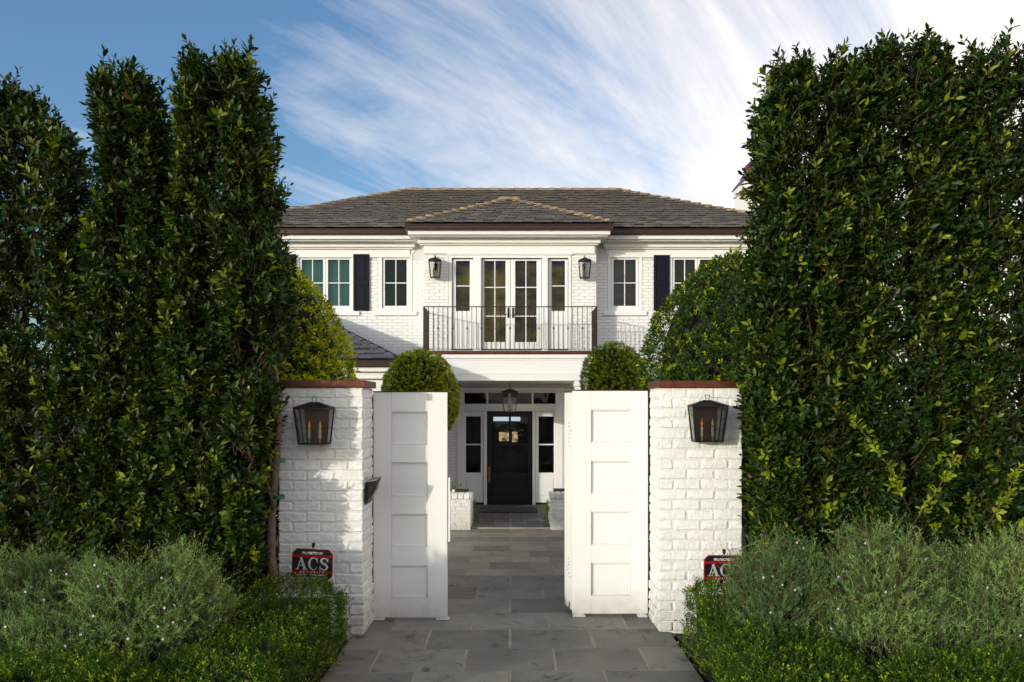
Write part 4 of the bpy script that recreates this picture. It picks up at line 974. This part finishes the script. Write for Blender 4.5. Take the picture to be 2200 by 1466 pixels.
# ------------------------------------------------------------------ roofs
def tile_mesh(w, e, mname):
    m_ = MB(); th = .030; m_.cbox(0, w - .008, 0, e + .06, 0, th, .004, .002)
    m_.v = [(x, s_, n_ + .046 * (1 - s_ / (e + .06))) for x, s_, n_ in m_.v]; return m_.mesh('roof_tile', M[mname])
def roof_plane(parent, A, xdir, updir, Lf, Rf, T, w, e, mname, npart, seed):
    """tiles on a plane: A origin on the eave, L/R limits along the eave as functions of slope distance"""
    rnd = random.Random(seed); xdir = Vector(xdir).normalized(); updir = Vector(updir).normalized(); nrm = xdir.cross(updir).normalized(); A = Vector(A)
    tmesh = [tile_mesh(w, e, mname) for _ in range(5)]; st = MB(); cnt = 0; i = 0
    wm = Matrix.Translation
    while i * e < T - .02:
        t0, t1 = i * e, min(i * e + e + .05, T); l0, r0, l1, r1 = Lf(t0), Rf(t0), Lf(t1), Rf(t1); x = l0 - w + (w * ((i * .37) % 1))
        while x < max(r0, r1):
            dz = rnd.uniform(-.004, .006); dt = rnd.uniform(-.010, .010)
            full = x >= max(l0, l1) and x + w <= min(r0, r1) and i * e + e + .05 < T
            if full and cnt < npart:
                o_ = bpy.data.objects.new('roof_tile', rnd.choice(tmesh)); COL.objects.link(o_); o_.parent = parent
                o_.matrix_parent_inverse = world_of(parent).inverted()
                P0 = A + xdir * x + updir * (t0 + dt) + nrm * dz
                o_.matrix_basis = Matrix(((xdir.x, updir.x, nrm.x, P0.x), (xdir.y, updir.y, nrm.y, P0.y), (xdir.z, updir.z, nrm.z, P0.z), (0, 0, 0, 1))); cnt += 1
            else:
                a0, a1 = max(x, l0), max(x, l1); b0, b1 = min(x + w - .006, r0), min(x + w - .006, r1)
                if b0 - a0 > .01 or b1 - a1 > .01:
                    b0, b1 = max(b0, a0), max(b1, a1); pts = []
                    for n0 in (0, .028):
                        for (xx, tt, lift) in ((a0, t0 + dt, .052), (b0, t0 + dt, .052), (b1, t1, .004), (a1, t1, .004)):
                            pts.append(A + xdir * xx + updir * tt + nrm * (n0 + lift + dz))
                    st.hexa(pts)
            x += w
        i += 1
    st.build('roof_tiles', M[mname], parent, kind='stuff')
def cap_mesh(w, L, drop, mname):
    m_ = MB(); th = .03
    for s_ in (-1, 1):
        m_.hexa([(0, 0, 0.02), (s_ * w, 0, -drop + .02), (s_ * w, L, -drop), (0, L, 0), (0, 0, th + .02), (s_ * w, 0, th - drop + .02), (s_ * w, L, th - drop), (0, L, th)])
    me = m_.mesh('ridge_tile', M[mname]); return me
def caps(parent, P0, P1, w=.125, L=.40, drop=.06, step=.33, mname='ridge_sunlit', lift=.045):
    P0, P1 = Vector(P0), Vector(P1); dv = (P1 - P0); n = int(dv.length / step); dv.normalize(); xd = dv.cross(Vector((0, 0, 1))).normalized(); up = xd.cross(dv)
    me = cap_mesh(w, L, drop, mname)
    for k in range(n + 1):
        p = P0 + dv * (k * step) + up * (lift + random.uniform(-.004, .004)); a = random.uniform(-.02, .02)
        o_ = bpy.data.objects.new('ridge_tile', me); COL.objects.link(o_); o_.parent = parent; o_.matrix_parent_inverse = world_of(parent).inverted()
        tilt = dv * math.cos(-.045) + up * math.sin(-.045); up2 = xd.cross(tilt)
        o_.matrix_basis = Matrix(((xd.x, tilt.x, up2.x, p.x), (xd.y, tilt.y, up2.y, p.y), (xd.z, tilt.z, up2.z, p.z), (0, 0, 0, 1)))
RY, RZ, RX = 20.75, 8.29, 2.92; CX = 6.97
WZ = 7.18; wy = EY + (WZ - EZ) / PI_; wx = -RX - (RY - wy)
m = MB()
m.face((-CX, EY, EZ), (CX, EY, EZ), (RX, RY, RZ), (-RX, RY, RZ)); m.face((-CX, EY, EZ), (-RX, RY, RZ), (-CX, RY * 2 - EY, EZ)); m.face((CX, EY, EZ), (CX, RY * 2 - EY, EZ), (RX, RY, RZ))
m.face((-CX, 2 * RY - EY, EZ), (-RX, RY, RZ), (RX, RY, RZ), (CX, 2 * RY - EY, EZ))
m.face((-10.2, EY + .002, EZ), (-CX, EY + .002, EZ), (wx, wy, WZ), (-10.2, wy, WZ)); m.face((-10.2, wy, WZ), (wx, wy, WZ), (wx, 2 * wy - EY, EZ), (-10.2, 2 * wy - EY, EZ))
roof = m.build('roof', M['tile'], house)
sl_ = math.sqrt(1 + PI_ ** 2); TT = (RY - EY) * sl_; tw = (wy - EY) * sl_
roof_plane(roof, (0, EY - .05, EZ - .02), (1, 0, 0), (0, 1, PI_), lambda t: (-10.2 if t < tw else -CX + t / sl_), lambda t: CX - t / sl_, TT, .215, .225, 'tile', 300, 1)
roof_plane(roof, (-CX, RY * 2 - EY, EZ), (0, -1, 0), (1, 0, PI_), lambda t: t / sl_, lambda t: 2 * (RY - EY) - t / sl_, TT, .24, .225, 'tile', 0, 2)
roof_plane(roof, (CX, EY, EZ), (0, 1, 0), (-1, 0, PI_), lambda t: t / sl_, lambda t: 2 * (RY - EY) - t / sl_, TT, .24, .225, 'tile', 0, 3)
caps(roof, (-RX, RY, RZ), (RX, RY, RZ)); caps(roof, (wx, wy, WZ), (-RX, RY, RZ)); caps(roof, (CX, EY, EZ), (RX, RY, RZ)); caps(roof, (-10.2, wy, WZ), (wx, wy, WZ))
ax_, ay_ = (bx0 + bx1) / 2, 16.2 + (bx1 - bx0) / 2; az_ = 6.255 + PI_ * (ay_ - 16.2); yend = EY + (az_ - EZ) / PI_; hw_ = (bx1 - bx0) / 2
m = MB(); m.face((bx0, 16.2, 6.255), (bx1, 16.2, 6.255), (ax_, ay_, az_))
m.face((bx0, 16.2, 6.255), (ax_, ay_, az_), (ax_, yend, az_), (bx0, 16.7, 6.26)); m.face((bx1, 16.2, 6.255), (bx1, 16.7, 6.26), (ax_, yend, az_), (ax_, ay_, az_))
br = m.build('bay_roof', M['tile'], house); tb = hw_ * sl_
roof_plane(br, (ax_, 16.16, 6.24), (1, 0, 0), (0, 1, PI_), lambda t: -hw_ + t / sl_, lambda t: hw_ - t / sl_, tb, .215, .195, 'tile', 160, 4)
def bayside(xe, s_):
    # side slopes of the bay roof, running back into the main roof
    if s_ < 0: roof_plane(br, (xe, yend, 6.255), (0, -1, 0), (1, 0, PI_), lambda t: (yend - 16.68) - t / sl_ * 1.0 if t < 0 else max(0, (yend - 16.7) * (1 - t / tb)), lambda t: (yend - 16.2) - t / sl_, tb, .215, .195, 'tile', 0, 5)
    else: roof_plane(br, (xe, 16.2, 6.255), (0, 1, 0), (-1, 0, PI_), lambda t: t / sl_, lambda t: (yend - 16.2) - (yend - 16.7) * (1 - t / tb), tb, .215, .195, 'tile', 0, 6)
bayside(bx0, -1); bayside(bx1, 1)
caps(br, (bx0 + .08, 16.28, 6.295), (ax_, ay_, az_), w=.11, L=.34, step=.27); caps(br, (bx1 - .08, 16.28, 6.295), (ax_, ay_, az_), w=.11, L=.34, step=.27); caps(br, (ax_, ay_, az_), (ax_, yend + .1, az_), w=.11, L=.34, step=.27)
# chimney
cx0, cx1, cyy = 6.14, 7.3, 19.6
ch = wall_mesh('chimney', cx0, cx1, 6.0, 8.12, cyy, .9, [], M['housebrick'], house); brick_face(ch, cx0, cx1, 6.2, 8.0, cyy, [])
m = MB(); m.cbox(cx0 - .05, cx1 + .05, cyy - .05, cyy + .95, 8.0, 8.2, .01); m.build('chimney_band', M['paint'], ch)
m = MB(); rings = [(0.08, 8.2), (.02, 8.3), (-.10, 8.45), (-.17, 8.62), (-.19, 8.80)]
for (o0, za), (o1, zb) in zip(rings, rings[1:]):
    m.hexa([(cx0 - o0, cyy - o0, za), (cx1 + o0, cyy - o0, za), (cx1 + o0, cyy + .9 + o0, za), (cx0 - o0, cyy + .9 + o0, za), (cx0 - o1, cyy - o1, zb), (cx1 + o1, cyy - o1, zb), (cx1 + o1, cyy + .9 + o1, zb), (cx0 - o1, cyy + .9 + o1, zb)])
m.build('chimney_cap', M['copper'], ch)
# one-storey wing on the left with its hipped tiled roof
gx, gy, gz = -2.19, 14.0, PZ(775, 14.0)
ww = wall_mesh('wing_wall', -8.0, gx - .32, 0, gz - .1, gy + .35, .2, [], M['housebrick'], house); brick_face(ww, -8.0, gx - .32, 0, gz - .5, gy + .35, [])
m = MB(); m.box(gx - .52, gx - .32, gy + .55, WY, 0, gz - .1); m.build('wing_side_wall', M['housebrick'], house)
m = MB(); m.cbox(-8.2, gx, gy, gy + .11, gz - .115, gz, .01); m.cbox(gx - .11, gx, gy + .111, WY, gz - .115, gz, .01); m.build('gutter', M['gutter'], house)
m = MB(); m.box(-8.2, gx - .06, gy + .08, WY, gz - .2, gz - .117); m.box(-8.2, gx - .2, gy + .2, WY, gz - .33, gz - .201); m.box(-8.2, gx - .29, gy + .32, WY, gz - .5, gz - .331); m.build('cornice', M['paint'], house)
TH = WY - gy
m = MB(); m.face((-8.2, gy, gz), (gx, gy, gz), (gx - TH, WY, gz + .5 * TH), (-8.2, WY, gz + .5 * TH)); m.face((gx, gy, gz), (gx, WY, gz), (gx - TH, WY, gz + .5 * TH)); wr = m.build('wing_roof', M['slate'], house)
s2_ = math.sqrt(1.25)
roof_plane(wr, (0, gy - .05, gz - .01), (1, 0, 0), (0, 1, .5), lambda t: -8.2, lambda t: gx - t / s2_, TH * s2_, .28, .24, 'slate', 60, 7)
roof_plane(wr, (gx + .04, gy, gz - .01), (0, 1, 0), (-1, 0, .5), lambda t: t / s2_, lambda t: TH, TH * s2_, .28, .24, 'slate', 0, 8)
caps(wr, (gx - .05, gy + .05, gz + .03), (gx - TH, WY, gz + .5 * TH), w=.12, L=.34, step=.27, mname='slate')
m = MB(); xx = PX(852, 14.4); m.cbox(xx - .16, xx - .03, 14.3, 14.34, PZ(829, 14.4), PZ(826, 14.4), .002); m.build('trim', M['paint'], house)
# door mat
o = MB(); o.cbox(PX(1031, 16.3), PX(1154, 16.3), 15.8, 16.55, .028, .045, .006); o = o.build('door_mat', M['matrug']); tag(o, 'dark charcoal mat lying on the porch before the front door', 'door mat')
# planters
def planter(label, x0, x1, y0, y1, h):
    root = thing('brick_planter', label, 'planter', ((x0 + x1) / 2, y0, 0), 'white brick planters by the porch'); c = MB(); c.box(x0 + .008, x1 - .008, y0 + .008, y1, -.02, h - .10); c.build('mortar_core', M['mortar'], root)
    n = 8; ch_ = (h - .11) / n; bl = .205
    for i in range(n):
        x = x0 - (bl / 2 if i % 2 else 0)
        while x < x1 - .01:
            a, b = max(x, x0), min(x + bl - .008, x1)
            if b - a > .03: q = MB(); q.cbox(a, b, y0 - random.uniform(0, .004), y0 + .09, i * ch_ + .001, (i + 1) * ch_ - .007, .005, .002); q.build('brick', M['brick'], root)
            x += bl
        for s_ in (x0, x1 - .09):
            y = y0 + .098
            while y < y1 - .02:
                b = min(y + bl - .008, y1); q = MB(); q.cbox(s_, s_ + .09, y, b, i * ch_ + .001, (i + 1) * ch_ - .007, .005, .002); q.build('brick', M['brick'], root); y += bl
    x = x0 - .03
    while x < x1 + .02:
        b = min(x + .112, x1 + .03); q = MB(); q.cbox(x, b - .006, y0 - .035, y0 + .20, h - .105, h, .012, .003); q.build('coping_brick', M['brick'], root); x += .112
    so = MB(); so.box(x0 + .1, x1 - .1, y0 + .21, y1 - .02, h - .12, h - .04); so.build('soil', M['soil'], root)
    return root
yp = 13.78; hp = PZ(1060, yp)
planter('white brick planter with pale roses left of the porch', -1.75, PX(1011, yp), yp, yp + 1.1, hp)
planter('white brick planter right of the porch, half hidden by the right gate', PX(1184, yp), 1.75, yp, yp + 1.1, hp + .01)
# ================================================================== security signs
def glyph_strokes(m_, pts, wid, z=0):
    pts = [Vector((p[0], 0, p[1])) for p in pts]; L = []; R = []
    for i, p in enumerate(pts):
        t_ = (pts[min(i + 1, len(pts) - 1)] - pts[max(i - 1, 0)]).normalized(); n_ = Vector((-t_.z, 0, t_.x)); L.append(p + n_ * wid[i] / 2); R.append(p - n_ * wid[i] / 2)
    for i in range(len(pts) - 1): m_.face(L[i], R[i], R[i + 1], L[i + 1])
def rct(m_, a, b, c, e_): m_.face((a, 0, c), (b, 0, c), (b, 0, e_), (a, 0, e_))
def acs():
    m_ = MB(); out_ = []
    def put(mm, ox, sx): m_.f += [tuple(len(m_.v) + i for i in f_) for f_ in mm.f]; m_.v += [(ox + x * sx, -.0004 * k % .0016, z) for k, (x, y, z) in enumerate([(v[0], v[1], v[2]) for v in mm.v])]
    a = MB(); glyph_strokes(a, [(.16, .04), (.47, .98)], [.085, .085]); glyph_strokes(a, [(.43, 1.0), (.80, .04)], [.20, .23]); rct(a, .22, .66, .30, .37); rct(a, 0, .32, 0, .07); rct(a, .58, 1.02, 0, .07)
    c = MB(); n = 26
    for k in range(n):
        for_ = []
        for q in (k, k + 1):
            an = math.radians(42 + 276 * q / n); for_.append(((.48 + .48 * math.cos(an), 0, .5 + .52 * math.sin(an)), (.53 + .31 * math.cos(an), 0, .5 + .45 * math.sin(an))))
        c.face(for_[0][0], for_[1][0], for_[1][1], for_[0][1])
    rct(c, .80, .88, .62, 1.0); rct(c, .70, .86, .86, .93)
    s_ = MB(); glyph_strokes(s_, [(.78, .78), (.64, .93), (.45, .975), (.27, .91), (.19, .77), (.27, .63), (.48, .52), (.69, .40), (.78, .25), (.68, .08), (.47, .02), (.27, .07), (.12, .26)], [.07, .07, .10, .16, .20, .21, .22, .21, .20, .15, .10, .07, .07]); rct(s_, .76, .84, .66, 1.0); rct(s_, .08, .16, .0, .34)
    put(a, 0, .98); put(c, 1.02, .88); put(s_, 1.90, .90)
    return m_
def flat_text(body, w, h, mat_, parent, x, z, y, shear=0.0, bold=.0):
    cu = bpy.data.curves.new('lettering', 'FONT'); cu.body = body; cu.align_x = 'LEFT'; cu.offset = bold
    tmp = bpy.data.objects.new('lettering', cu); COL.objects.link(tmp); bpy.context.view_layer.update()
    me = bpy.data.meshes.new_from_object(tmp.evaluated_get(bpy.context.evaluated_depsgraph_get())); bpy.data.objects.remove(tmp)
    co = np.zeros(len(me.vertices) * 3); me.vertices.foreach_get('co', co); co = co.reshape(-1, 3); mn, mx_ = co[:, :2].min(0), co[:, :2].max(0)
    q = (co[:, :2] - mn) / (mx_ - mn); o_ = np.zeros_like(co); o_[:, 0] = x - w / 2 + q[:, 0] * w + shear * q[:, 1] * h; o_[:, 1] = y; o_[:, 2] = z + q[:, 1] * h
    me.vertices.foreach_set('co', o_.reshape(-1)); me.materials.clear(); me.materials.append(mat_); me.update()
    o = bpy.data.objects.new('lettering', me); COL.objects.link(o); o.parent = parent; return o
M['sg_black'] = mat('sign_black', (.008, .007, .014), .3); M['sg_red'] = mat('sign_red', (.42, .006, .008), .25, var=.6, vscale=6); M['sg_silver'] = mat('sign_silver', (.62, .62, .56), .35, .3, var=.35, vscale=14)
M['sg_white'] = mat('sign_white', (.72, .72, .70), .5); M['sg_edge'] = mat('sign_edge', (.60, .50, .48), .4, .3); M['sg_pink'] = mat('sign_pink', (.78, .36, .33), .4)
def sign(label, loc, tilt, stakeh):
    root = thing('yard_sign', label, 'sign', (0, 0, 0), 'red and black security signs before the pillars'); W, H = .405, .312
    def octa(w, h, c, y, th, name, m_):
        q = MB(); pts = [(-w / 2 + c, -h / 2), (w / 2 - c, -h / 2), (w / 2, -h / 2 + c), (w / 2, h / 2 - c), (w / 2 - c, h / 2), (-w / 2 + c, h / 2), (-w / 2, h / 2 - c), (-w / 2, -h / 2 + c)]
        q.face(*[(x, y, z) for x, z in pts]); q.face(*[(x, y + th, z) for x, z in pts][::-1])
        for i in range(8): a, b = pts[i], pts[(i + 1) % 8]; q.face((a[0], y + th, a[1]), (b[0], y + th, b[1]), (b[0], y, b[1]), (a[0], y, a[1]))
        o_ = q.build(name, m_); o_.parent = root; return o_
    octa(W, H, .045, 0, .006, 'board', M['sg_edge']); octa(W - .010, H - .010, .042, -.0012, .0005, 'red_border', M['sg_red']); octa(W - .024, H - .024, .038, -.0024, .0005, 'black_field', M['sg_black'])
    def band(z0, z1, name):
        q = MB(); q.face((-W / 2 + .008, -.0036, z0), (W / 2 - .008, -.0036, z0), (W / 2 - .008, -.0036, z1), (-W / 2 + .008, -.0036, z1)); o_ = q.build(name, M['sg_red']); o_.parent = root
    zz = lambda f: H / 2 - H * f
    band(zz(.275), zz(.205), 'red_band'); band(zz(.775), zz(.69), 'red_band')
    a = acs(); s = (W * .80) / 2.73; hh = H * .375; a.v = [(-W * .40 + x * s, -.0048 + y, zz(.665) + z * hh) for x, y, z in a.v]; o_ = a.build('lettering', M['sg_silver']); o_.parent = root
    flat_text('PROTECTED BY', W * .50, H * .075, M['sg_white'], root, 0, zz(.185), -.0048, bold=.02)
    flat_text('S E C U R I T Y', W * .58, H * .07, M['sg_pink'], root, 0, zz(.77), -.0050, .3, .02)
    flat_text('(310)  475-9016', W * .70, H * .065, M['sg_white'], root, .004, zz(.862), -.0048, bold=.015)
    flat_text('ARMED RESPONSE', W * .68, H * .065, M['sg_white'], root, 0, zz(.95), -.0048, bold=.02)
    q = MB(); q.box(-.009, .009, .007, .013, -H / 2 - stakeh, H / 2 + .02); q.cbox(-.016, .016, .004, .022, H / 2 + .016, H / 2 + .052, .004); o_ = q.build('stake', M['black']); o_.parent = root
    root.location = loc; root.rotation_euler = (0, math.radians(tilt), 0); return root
sign('red and black security sign on a stake before the left pillar, fully readable', P(671, 1213, 7.22), 2.2, .5)
sign('security sign before the right pillar, its right half behind the shrub', P(1556, 1227, 7.20), .6, .5)
# ================================================================== fence behind the hedges
def fence(label, x0, x1, y, zt, posts):
    root = thing('iron_fence', label, 'fence', ((x0 + x1) / 2, y, 0), 'black iron fences behind the hedges')
    m_ = MB(); m_.box(x0, x1, y - .012, y + .012, zt - .03, zt); m_.build('top_rail', M['black'], root); m_ = MB(); m_.box(x0, x1, y - .012, y + .012, .18, .21); m_.build('bottom_rail', M['black'], root)
    for x in posts: m_ = MB(); m_.box(x - .02, x + .02, y - .02, y + .02, 0, zt + .01); m_.build('post', M['black'], root)
    x = min(x0, x1) + .3; me = MB(); me.box(-.008, .008, -.008, .008, .1, zt - .031); me = me.mesh('picket', M['black'])
    while x < max(x0, x1):
        if all(abs(x - p) > .07 for p in posts): o_ = link('picket', me, root); o_.location = (x, y, 0)
        x += .45
fence('black iron fence left of the left pillar, behind the hedge', -6.4, -2.37, 7.72, PZ(1019, 7.72), (PX(576, 7.72), -4.4, -6.3))
fence('black iron fence right of the right pillar, behind the hedge', 2.37, 6.6, 7.84, PZ(1008, 7.84), (PX(1609, 7.84), 4.5, 6.5))
# ================================================================== ficus hedge trees
D = 7.0
ficus_tree('tall ficus at the far left edge, its top sloping down to the right', [(165, -70, 25), (200, -70, 50), (260, -75, 85), (300, -75, 135), (345, -75, 165), (420, -75, 165), (480, -75, 155), (600, -75, 175), (1290, -75, 185)], D, .42, 2700, 60, seed=11, gap=1.0)
ficus_tree('slim ficus with bare trunk showing mid-height, second from the left', [(138, 200, 290), (165, 164, 315), (200, 166, 322), (260, 180, 338), (330, 188, 350), (400, 205, 345), (440, 180, 340), (520, 160, 345), (700, 150, 350), (1290, 150, 350)], D, .36, 3900, 268, seed=12, gap=.8)
ficus_tree('tallest left ficus, ragged top against blue sky', [(96, 360, 535), (140, 352, 545), (220, 354, 546), (290, 342, 562), (350, 332, 572), (420, 326, 568), (480, 326, 566), (600, 320, 550), (1000, 320, 520), (1290, 320, 510)], D - .10, .48, 4300, 440, seed=13, gap=.85)
f4 = ficus_tree('shorter ficus with green-taped trunk leaning on the left pillar', [(470, 480, 570), (520, 470, 596), (600, 465, 606), (700, 460, 592), (800, 460, 584), (900, 465, 578), (950, 470, 568), (1010, 470, 545), (1290, 490, 540)], D - .22, .48, 2000, 590, seed=14, gap=.42, trunk_r=.055)
for v in (990, 1068):
    z = PZ(v, 7.26); b = MB(); cx, cy = f4.location.x, f4.location.y
    b.lathe([(.052, z - .018), (.056, z - .018), (.056, z + .018), (.052, z + .018)], cx + .04, cy + .01, 12); b.build('tree_tape', M['tape'], f4)
ficus_tree('ficus right of the right pillar, top stepping up', [(112, 1672, 1850), (160, 1658, 1890), (230, 1646, 1890), (300, 1645, 1860), (350, 1632, 1860), (450, 1646, 1860), (560, 1632, 1860), (680, 1606, 1860), (760, 1610, 1860), (860, 1612, 1860), (950, 1616, 1860), (1030, 1632, 1860), (1290, 1640, 1860)], D, .42, 4500, 1690, seed=21, gap=1.25)
ficus_tree('tallest right ficus with a broad ragged top', [(70, 1885, 2075), (100, 1850, 2095), (160, 1835, 2095), (300, 1830, 2085), (1290, 1830, 2085)], D, .42, 4700, 1960, seed=22, gap=1.15)
ficus_tree('ficus at the far right edge of the hedge', [(78, 2105, 2320), (110, 2085, 2340), (200, 2065, 2350), (1290, 2070, 2350)], D, .42, 4000, 2200, seed=23, gap=1.15)
# fill the tree row's lower middle on both sides
ficus_tree('low ficus growth with bare twigs between the two left trunks', [(620, 280, 420), (800, 200, 480), (1000, 180, 500), (1290, 180, 500)], D + .25, .3, 1100, 330, seed=15, gap=.8, nparts=60, limbs=3)
# fresh shoots that stand out of the right hedge
def whip(label, p0, p1, n, leaf=.075):
    root = thing('young_shoot', label, 'shoot', p0, 'fresh yellow-green shoots before the right hedge')
    p0, p1 = Vector(p0), Vector(p1); t_ = MB(); mid = (p0 + p1) / 2 + Vector((.02, -.05, .04)); t_.tube([p0, mid, p1], [.007, .005, .002], 6); t_.build('stem', M['twig'], root, smooth=True)
    f = RNG.uniform(.15, 1, n); base = np.array([list(p0.lerp(mid, min(1, q * 2)) if q < .5 else mid.lerp(p1, q * 2 - 1)) for q in f]); ax = np.tile(np.array([list((p1 - p0).normalized())]), (n, 1)) + RNG.normal(0, .55, (n, 3))
    a = shoots(base, ax, 4, .03, .07, leaf, .45, 1.0, base_t=.48); link('foliage', leaves_mesh('foliage', LEAF8_V, LEAF8_F, *a[:5], a[5], M['ficus']), root, 'stuff')
whip('long yellow-green shoot rising left before the right hedge', P(1960, 1110, 6.75), P(1835, 905, 6.65), 26)
whip('yellow-green shoot fanning right before the right hedge', P(1960, 1130, 6.75), P(2050, 985, 6.6), 22)
whip('short yellow-green shoot near the right picture edge', P(2120, 1130, 6.7), P(2185, 1010, 6.6), 20)
# ================================================================== clipped shrubs in the courtyard
CT = 'clipped round-topped shrubs behind the wall'
clipped_shrub('clipped_shrub', 'big clipped cone shrub, sunlit yellow-green put into its leaves, behind the left pillar', 'shrub', [(572, 18), (590, 45), (620, 72), (670, 108), (720, 134), (760, 148), (800, 156), (850, 160), (950, 160), (1080, 150)], 606, 9.6, 5200, .062, M['clipped'], seed=31, young=.55, group=CT, base_t=.52, nl=7)  # high leaf tint stands in for golden sun over the whole shrub
clipped_shrub('clipped_shrub', 'egg shaped clipped shrub with sunlit gold put into its leaves, above the left gate', 'shrub', [(752, 14), (760, 38), (780, 58), (810, 74), (850, 82), (890, 80), (920, 66), (948, 34)], 903, 11.4, 5200, .036, M['clipped'], seed=32, young=.45, group=CT, base_t=.47, nl=7)  # golden sunlight is put into the leaf tint here too
clipped_shrub('clipped_shrub', 'small clipped ball shrub above the right gate', 'shrub', [(737, 16), (748, 38), (770, 58), (800, 68), (850, 72), (900, 66), (948, 34)], 1318, 11.6, 4200, .036, M['clipped'], seed=33, young=.4, group=CT, base_t=.46, nl=7)
clipped_shrub('clipped_shrub', 'big dark clipped shrub behind the right pillar', 'shrub', [(548, 20), (560, 55), (590, 100), (640, 145), (690, 180), (740, 200), (800, 208), (900, 208), (1080, 190)], 1585, 9.6, 7000, .062, M['clipped'], seed=34, young=.2, group=CT, base_t=.22, nl=7)
w0 = thing('young_shoot', 'orange-tipped young shoot above the big dark shrub', 'shoot', P(1560, 570, 9.4), 'young shoots')
t_ = MB(); t_.tube([P(1552, 580, 9.4), P(1570, 552, 9.4), P(1582, 533, 9.4)], [.006, .005, .003], 6); t_.build('stem', M['twig'], w0)
q = np.array([list(P(1552 + 30 * f, 580 - 47 * f, 9.4)) for f in np.linspace(.1, 1, 9)]); a = shoots(q, np.tile(np.array([[.6, -.2, 1.]]), (9, 1)) + RNG.normal(0, .4, (9, 3)), 3, .03, .06, .075, .42, 1.0, base_t=.6)
link('foliage', leaves_mesh('foliage', LEAF8_V, LEAF8_F, *a[:5], a[5], M['clipped']), w0, 'stuff')
box_hedge('box_hedge', 'low green hedge in the gap behind the left planter', [(-1.75, PX(1017, 14.2), 14.05, 15.0, PZ(1078, 14.2))], 1400, .03, M['box'], seed=41, nl=5)
box_hedge('box_hedge', 'low green hedge in the gap behind the right planter', [(PX(1179, 14.2), 1.75, 14.05, 15.0, PZ(1078, 14.2))], 1400, .03, M['box'], seed=42, nl=5)
# roses
def rose_bush(label, lo, hi, n, nf, leaf=.05, fs=.05):
    root = thing('rose_bush', label, 'rose bush', ((lo[0] + hi[0]) / 2, (lo[1] + hi[1]) / 2, lo[2]), 'white flowering roses')
    p = RNG.uniform(lo, hi, (n, 3)); ax = RNG.normal(0, .5, (n, 3)) + np.array([0, -.3, .8]); a = shoots(p, ax, 5, .05, .1, leaf, .5, .2, base_t=.4)
    link('foliage', leaves_mesh('foliage', LEAF4_V, LEAF4_F, *a[:5], a[5], M['box']), root, 'stuff')
    for k in range(nf):
        c = Vector(RNG.uniform([lo[0], lo[1] - .03, lo[2] + (hi[2] - lo[2]) * .2], [hi[0], lo[1] + .05, hi[2]])); m_ = MB()
        for j in range(9):
            an = j * 2.4; r_ = fs * (.35 + .07 * j); t0 = Vector((math.cos(an), -.45, math.sin(an))) * r_; s_ = Vector((-math.sin(an), 0, math.cos(an))) * fs * .35
            m_.face(c, c + t0 * .6 + s_, c + t0 + Vector((0, -.01, 0)), c + t0 * .6 - s_)
        m_.build('flower', M['rose'], root)
    st_ = MB(); cx, cy = (lo[0] + hi[0]) / 2, (lo[1] + hi[1]) / 2; st_.tube([(cx, cy, max(0, lo[2] - .3)), (cx + .03, cy, (lo[2] + hi[2]) / 2)], .012, 6); st_.build('stem', M['twig'], root)
rose_bush('white rose bush behind the iron fence beside the taped trunk', (PX(470, 8.6), 8.4, .3), (PX(605, 8.6), 8.9, 1.2), 500, 9)
rose_bush('pale roses in the left brick planter', (PX(962, 14.0), 13.98, hp - .1), (PX(992, 14.0), 14.3, hp + .09), 70, 5, .03, .045)
rose_bush('low rose bush with white blooms behind the right fence', (PX(1600, 8.8), 8.5, .3), (PX(1720, 8.8), 9.0, 1.35), 500, 8)
# ================================================================== beds in front
bed = MB(); bed.box(-12, -1.66, 3.5, 7.44, -.05, -.012); bed.box(1.66, 12, 3.5, 7.56, -.05, -.012); bed.build('planting_bed', M['soil'], kind='structure')
G2 = 'low clipped boxwood hedges by the drive'
box_hedge('boxwood_hedge', 'bright green boxwood hedge at the left edge of the drive', [(-2.42, -1.58, 6.2, 7.05, .64), (-2.45, -1.62, 5.0, 6.3, .52)], 6500, .026, M['box'], seed=51, group=G2)
box_hedge('boxwood_hedge', 'low boxwood hedge along the bottom left, lit leaf tips', [(-4.6, -2.4, 4.7, 5.25, .56)], 5500, .027, M['box'], seed=52, group=G2, young=.28)
box_hedge('boxwood_hedge', 'bright green boxwood hedge at the right edge of the drive', [(1.62, 2.5, 6.2, 7.1, .66), (1.66, 2.5, 5.0, 6.3, .50)], 6500, .026, M['box'], seed=53, group=G2)
box_hedge('boxwood_hedge', 'low boxwood hedge along the bottom right corner', [(2.5, 4.8, 4.75, 5.3, .56)], 5500, .027, M['box'], seed=54, group=G2, young=.2)
needle_bush('flowering shrub at the left picture edge under the hedge', -4.05, 6.05, .72, .62, 1.16, 3000, 61, 22)
needle_bush('flowering shrub between the left edge shrub and the boxwood, browner', -2.95, 6.00, .70, .60, 1.16, 3000, 62, 30)
needle_bush('flowering shrub that covers half of the right sign', 2.25, 6.25, .50, .50, 1.20, 2200, 63, 18)
needle_bush('middle flowering shrub of the right bed with tall sprays', 3.05, 6.05, .62, .60, 1.24, 3000, 64, 12)
needle_bush('flowering shrub at the right picture edge', 4.05, 6.05, .72, .62, 1.22, 3000, 65, 12)
needle_bush('low flowering shrub filling between the left shrubs', -3.5, 5.75, .55, .45, .92, 1500, 66, 14)
needle_bush('low flowering shrub filling between the right shrubs', 3.55, 5.75, .55, .45, .95, 1500, 67, 8)
tot = sum(len(o.data.polygons) for o in sc.objects if o.type == 'MESH'); print('objects', len(sc.objects), 'faces', tot)
